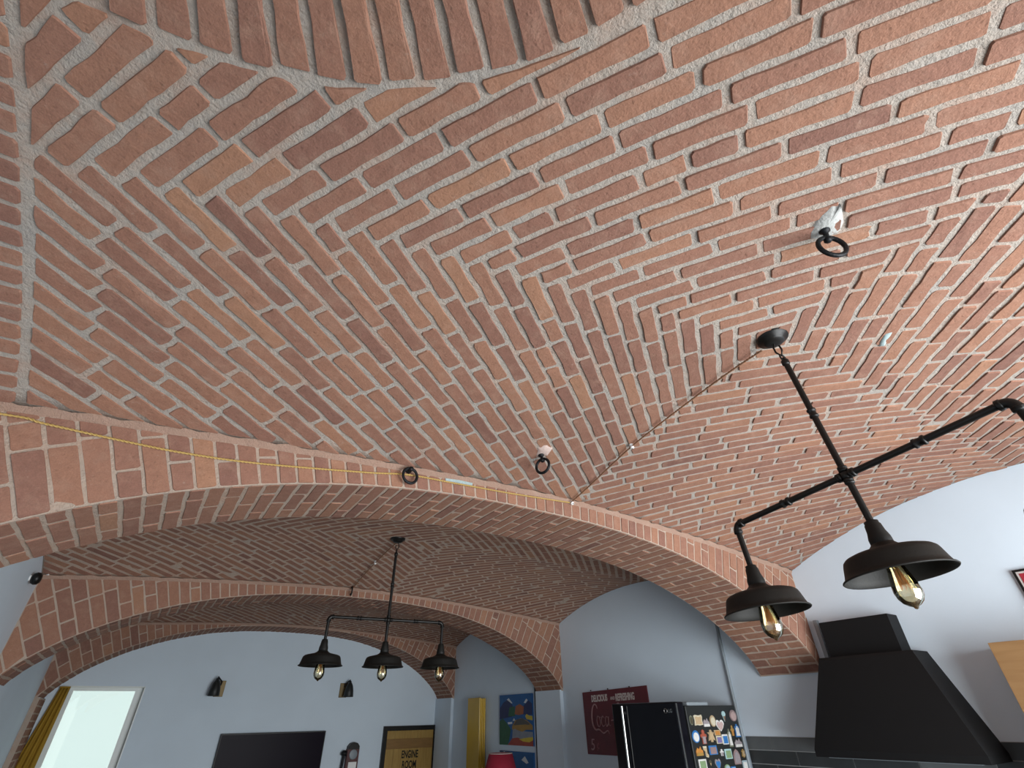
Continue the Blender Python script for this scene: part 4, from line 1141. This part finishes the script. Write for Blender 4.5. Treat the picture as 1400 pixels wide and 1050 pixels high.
def painting(name, label, y_left, y_right, z0, z1, shapes, tilt=0.0):
    """canvas on the right wall; shapes in canvas units (0..1 from left / bottom)"""
    e = empty(name, (XR, (y_left + y_right) / 2, z0)); tag(e, label, 'painting')
    w, h = y_left - y_right, z1 - z0
    child(e, MB().box(XR - 0.022, XR + 0.002, y_right, y_left, z0, z1), 'canvas', shapes[0][1])
    mats, mb = [], MB()
    for i, (poly, m) in enumerate(shapes[1:]):
        if m not in mats: mats.append(m)
        poly = [(max(0, min(1, a)), max(0, min(1, b))) for a, b in poly]
        mb.prism(poly, lambda a, b, hh: Vector((XR - 0.022 - hh, y_left - a * w, z0 + b * h)), -0.001, 0.0004 + 0.00025 * i, mats.index(m))
    o = child(e, mb, 'paint_layer', mats)
    return e
pm = lambda n, c: plain(n, c, 0.5, noise=0.25, nscale=14)
PB, PN, PG, PO, PY, PGR, PR_, PW, PBR = pm('painted_blue', (0.01, 0.10, 0.30)), pm('painted_navy', (0.012, 0.022, 0.10)), pm('painted_green', (0.02, 0.10, 0.045)), pm('painted_orange', (0.34, 0.10, 0.03)), pm('painted_yellow', (0.60, 0.45, 0.03)), pm('painted_grey', (0.24, 0.26, 0.30)), pm('painted_red', (0.34, 0.05, 0.03)), pm('painted_white', (0.62, 0.66, 0.68)), pm('painted_ochre', (0.33, 0.19, 0.035))
shapes = [(None, PB), ([(0, .50), (0, .72), (.12, .84), (.26, .90), (.42, .78), (.40, .55)], PN), ([(.60, .60), (.78, .78), (.90, .86), (1, .80), (1, .58)], PN),
          ([(.24, .90), (.30, .93), (.42, .82), (.38, .82)], PW), ([(.76, .82), (.84, .90), (.88, .87), (.82, .81)], PW),
          ([(.28, .56), (.32, .74), (.48, .76), (.50, .56)], PG), ([(.48, .60), (.52, .76), (.64, .80), (.76, .74), (.74, .60), (.60, .58)], PO),
          ([(0, 0), (0, .46), (.10, .52), (.24, .42), (.36, .30), (.30, .10), (.26, 0)], PG), ([(.26, .44), (.28, .40), (.40, .41), (.40, .45)], PW),
          ([(.40, .36), (.50, .48), (.66, .52), (.84, .48), (1, .38), (1, .30), (.40, .30)], PBR), ([(.46, .40), (.56, .50), (.72, .52), (.92, .42), (.90, .38), (.46, .38)], pm('painted_dark_grey', (0.09, 0.085, 0.07))),
          ([(.40, .12), (.42, .30), (.60, .34), (.76, .27), (1, .26), (1, .10)], PGR), ([(.44, .38), (.52, .30), (.70, .26), (.94, .34), (1, .38), (.8, .40)], PBR),
          ([(.26, 0), (.40, .13), (.56, .15), (.70, .12), (1, .13), (1, 0)], PR_), ([(.60, .12), (.72, .08), (.90, .07), (1, .11), (1, .17), (.80, .15)], PY), ([(.80, .56), (.84, .60), (.90, .57), (1, .56), (1, .48), (.84, .50)], PY), ([(.42, .47), (.46, .52), (.50, .47)], PW)]
painting('painting', 'colourful landscape painting in blue, green and red beside the conduit', 7.035, 6.232, CAMZ - 0.335, CAMZ + 0.238, shapes)
shapes = [(None, PB), ([(0, .80), (0, 1), (.30, 1), (.44, .90), (.20, .78)], PN), ([(.66, .86), (.76, .93), (.86, .82), (.80, .80)], PW), ([(.10, .95), (.14, .99), (.22, .96), (.16, .93)], PW), ([(.34, .74), (.38, .77), (.41, .74)], PW),
          ([(0, 0), (0, .4), (.3, .5), (.7, .3), (1, .35), (1, 0)], PG), ([(.5, .3), (.8, .5), (1, .45), (1, .3)], PBR)]
painting('painting', 'deep blue painting below the landscape, behind the red lampshade', 7.035, 6.236, CAMZ - 0.985, CAMZ - 0.400, shapes)

lp = empty('floor_lamp', (4.10, 6.42, 0.0)); tag(lp, 'floor lamp with a conical red fabric shade in front of the paintings', 'floor lamp')
Tm = Matrix.Translation((4.10, 6.42, 0))
child(lp, MB().lathe([(0.16, 0.0), (0.16, 0.014), (0.05, 0.026), (0.014, 0.04)], 28, Tm), 'base', M['black_metal'])
child(lp, MB().tube([(4.10, 6.42, 0.02), (4.10, 6.42, CAMZ - 0.48)], 0.011, 12), 'pole', M['black_metal'])
zt = CAMZ - 0.395
child(lp, MB().lathe([(0.255, zt - 0.36), (0.258, zt - 0.358), (0.148, zt), (0.144, zt), (0.251, zt - 0.355), (0.255, zt - 0.36)], 40, Tm, caps=False), 'lamp_shade', M['red_fabric'])
child(lp, MB().lathe([(0.145, zt - 0.004), (0.149, zt - 0.004), (0.149, zt + 0.004), (0.145, zt + 0.004), (0.145, zt - 0.004)], 40, Tm, caps=False).tube([(4.10 - 0.146, 6.42, zt - 0.01), (4.10 + 0.146, 6.42, zt - 0.01)], 0.003, 6), 'shade_ring', M['sign_cream'])
child(lp, MB().lathe([(0.003, zt - 0.16), (0.025, zt - 0.15), (0.032, zt - 0.12), (0.022, zt - 0.09), (0.014, zt - 0.07), (0.014, zt - 0.05)], 18, Tm), 'bulb', M['porcelain'])

# =================================================================== far wall: television, sconces, ornament, door, curtain
tv = empty('television', (1.905, YE, CAMZ - 0.975)); tag(tv, 'wide dark television mounted on the far wall', 'television')
child(tv, MB().bevbox(1.190, 2.620, YE - 0.060, YE - 0.018, CAMZ - 0.965, CAMZ - 0.152, 0.006), 'casing', M['black_metal'])
child(tv, MB().box(1.203, 2.607, YE - 0.0625, YE - 0.058, CAMZ - 0.945, CAMZ - 0.166), 'screen', M['screen'])
child(tv, MB().box(1.70, 2.10, YE - 0.02, YE + 0.002, CAMZ - 0.75, CAMZ - 0.40), 'wall_mount', M['black_metal'])

def sconce(label, xp, xs, z):
    e = empty('wall_sconce', (xp, YE, z - 0.12)); tag(e, label, 'wall sconce')
    child(e, MB().bevbox(xp - 0.060, xp + 0.060, YE - 0.020, YE + 0.002, z - 0.110, z + 0.085, 0.004), 'back_plate', M['brass'])
    yc_ = YE - 0.13
    child(e, MB().tube([(xp, YE - 0.02, z + 0.03), (xp, YE - 0.07, z + 0.07), (xs, yc_, z + 0.125), (xs, yc_, z + 0.09)], 0.008, 10), 'arm', M['iron'])
    child(e, MB().lathe([(0.020, z + 0.085), (0.020, z + 0.105), (0.010, z + 0.112)], 14, Matrix.Translation((xs, yc_, 0))), 'lamp_holder', M['iron'])
    child(e, MB().lathe([(0.074, z - 0.105), (0.076, z - 0.103), (0.066, z - 0.02), (0.050, z + 0.045), (0.026, z + 0.088), (0.022, z + 0.088), (0.046, z + 0.045), (0.062, z - 0.02), (0.073, z - 0.105)], 24, Matrix.Translation((xs, yc_, 0)), caps=False), 'lamp_shade', M['fridge_side'])
    child(e, MB().lathe([(0.003, z - 0.075), (0.020, z - 0.065), (0.028, z - 0.035), (0.018, z + 0.0), (0.012, z + 0.03)], 16, Matrix.Translation((xs, yc_, 0))), 'bulb', M['porcelain'])
sconce('dark wall sconce near the window, its shade turned to the window', 1.020, 0.950, CAMZ + 0.388)
sconce('dark wall sconce above and between the television and the door', 2.800, 2.855, CAMZ + 0.380)

og = empty('wall_ornament', (3.06, YE, CAMZ - 0.86)); tag(og, 'narrow dark red wall ornament with domed black top and white panel beside the television', 'ornament')
child(og, MB().bevbox(2.985, 3.170, YE - 0.085, YE + 0.002, CAMZ - 0.86, CAMZ - 0.385, 0.008), 'body', M['dark_wood'])
child(og, MB().prism([(-0.085, 0), (0.085, 0), (0.085, 0.035), (0.050, 0.075), (0, 0.088), (-0.050, 0.075), (-0.085, 0.035)], lambda a, b, h: Vector((3.078 + a, YE - h, CAMZ - 0.392 + b)), 0.0, 0.095), 'top', M['black_metal'])
child(og, MB().lathe([(0.062, -0.004), (0.062, 0.012), (0.052, 0.016)], 28, Matrix.Translation((3.078, YE - 0.084, CAMZ - 0.455)) @ Matrix.Rotation(R(90), 4, 'X')), 'dial', M['grey_plastic'])
child(og, MB().bevbox(3.020, 3.145, YE - 0.095, YE - 0.080, CAMZ - 0.66, CAMZ - 0.545, 0.003), 'white_panel', M['porcelain'])
child(og, MB().lathe([(0.045, -0.0), (0.048, 0.03), (0.030, 0.05), (0.018, 0.06)], 20, Matrix.Translation((2.945, YE - 0.06, CAMZ - 0.46))).tube([(2.945, YE - 0.06, CAMZ - 0.46), (2.935, YE - 0.06, CAMZ - 0.62), (2.960, YE - 0.05, CAMZ - 0.78)], 0.020, 12).tube([(2.945, YE - 0.06, CAMZ - 0.46), (3.0, YE - 0.05, CAMZ - 0.46)], 0.014, 10), 'side_handle', M['iron'])

DX0, DX1, DZ = 3.548, XR - pb, CAMZ - 0.118
dr = empty('door_1', ((DX0 + DX1) / 2, YE, 0.0)); dr['kind'] = 'structure'; dr['label'] = 'yellow pine door in a black frame lettered ENGINE ROOM'
child(dr, MB().box(DX0, DX0 + 0.062, YE - 0.045, YE + 0.002, 0, DZ).box(DX1 - 0.020, DX1, YE - 0.045, YE + 0.002, 0, DZ).box(DX0 + 0.062, DX1 - 0.020, YE - 0.045, YE + 0.002, DZ - 0.062, DZ), 'door_frame', M['black_metal'])
nb = 6; bw = (DX1 - 0.020 - DX0 - 0.062) / nb
for k in range(nb):
    child(dr, MB().bevbox(DX0 + 0.062 + k * bw + 0.001, DX0 + 0.062 + (k + 1) * bw - 0.001, YE - 0.030, YE, 0.005, DZ - 0.063, 0.0025), 'board', M['door_wood'])
child(dr, MB().bevbox(DX0 + 0.070, DX1 - 0.026, YE - 0.042, YE - 0.028, DZ - 0.30, DZ - 0.17, 0.003), 'cross_rail', wood('brown_pine_rail', (0.20, 0.10, 0.022), (0.25, 0.13, 0.03), (2, 14, 14)))
child(dr, MB().lathe([(0.012, -0.0), (0.012, 0.04), (0.028, 0.05), (0.026, 0.07), (0.01, 0.075)], 16, Matrix.Translation((DX0 + 0.14, YE - 0.03, 0.95)) @ Matrix.Rotation(R(90), 4, 'X')), 'knob', M['iron'])
bpy.context.view_layer.update()
xc = (DX0 + DX1) / 2 + 0.035
for body, zz in (('ENGINE', DZ - 0.42), ('ROOM', DZ - 0.552)):
    text_mesh(body, 0.135, frame4((xc, YE - 0.0305, zz), (1, 0, 0), (0, 0, 1)), 'lettering', M['black_metal'], dr, align='CENTER', sx=0.60, bold=0.004, extrude=0.001)

# curtain
mb = MB(); nu, nv = 60, 14; vs_, fc_ = [], []
for j in range(nv + 1):
    t = j / nv; z = CAMZ + 0.378 - t * (CAMZ + 0.36)
    xa = -0.772 - 0.118 * min(1, t * 2.9); xb = -0.674 - 0.012 * min(1, t * 2.9)
    for i in range(nu + 1):
        s = i / nu
        vs_.append((xa + (xb - xa) * s, YE - 0.050 + 0.022 * math.sin(s * 2 * math.pi * 3.2 + 0.4 * math.sin(t * 5)) * (0.6 + 0.4 * t), z))
for j in range(nv):
    for i in range(nu):
        a = j * (nu + 1) + i; fc_.append((a, a + 1, a + nu + 2, a + nu + 1))
mb.add(vs_, fc_, 0, True)
ct = empty('curtain', (-0.73, YE - 0.05, 0.02)); tag(ct, 'mustard yellow curtain gathered at the left of the far window', 'curtain')
o = child(ct, mb, 'cloth', M['curtain']); sm = o.modifiers.new('thickness', 'SOLIDIFY'); sm.thickness = 0.004
child(ct, MB().box(-0.775, -0.672, YE - 0.075, YE - 0.028, CAMZ + 0.368, CAMZ + 0.382), 'heading_tape', M['curtain'])
child(ct, MB().tube([(-0.72, YE - 0.05, CAMZ + 0.376), (-0.72, YE + 0.003, CAMZ + 0.376)], 0.008, 8), 'hook', M['brass'])
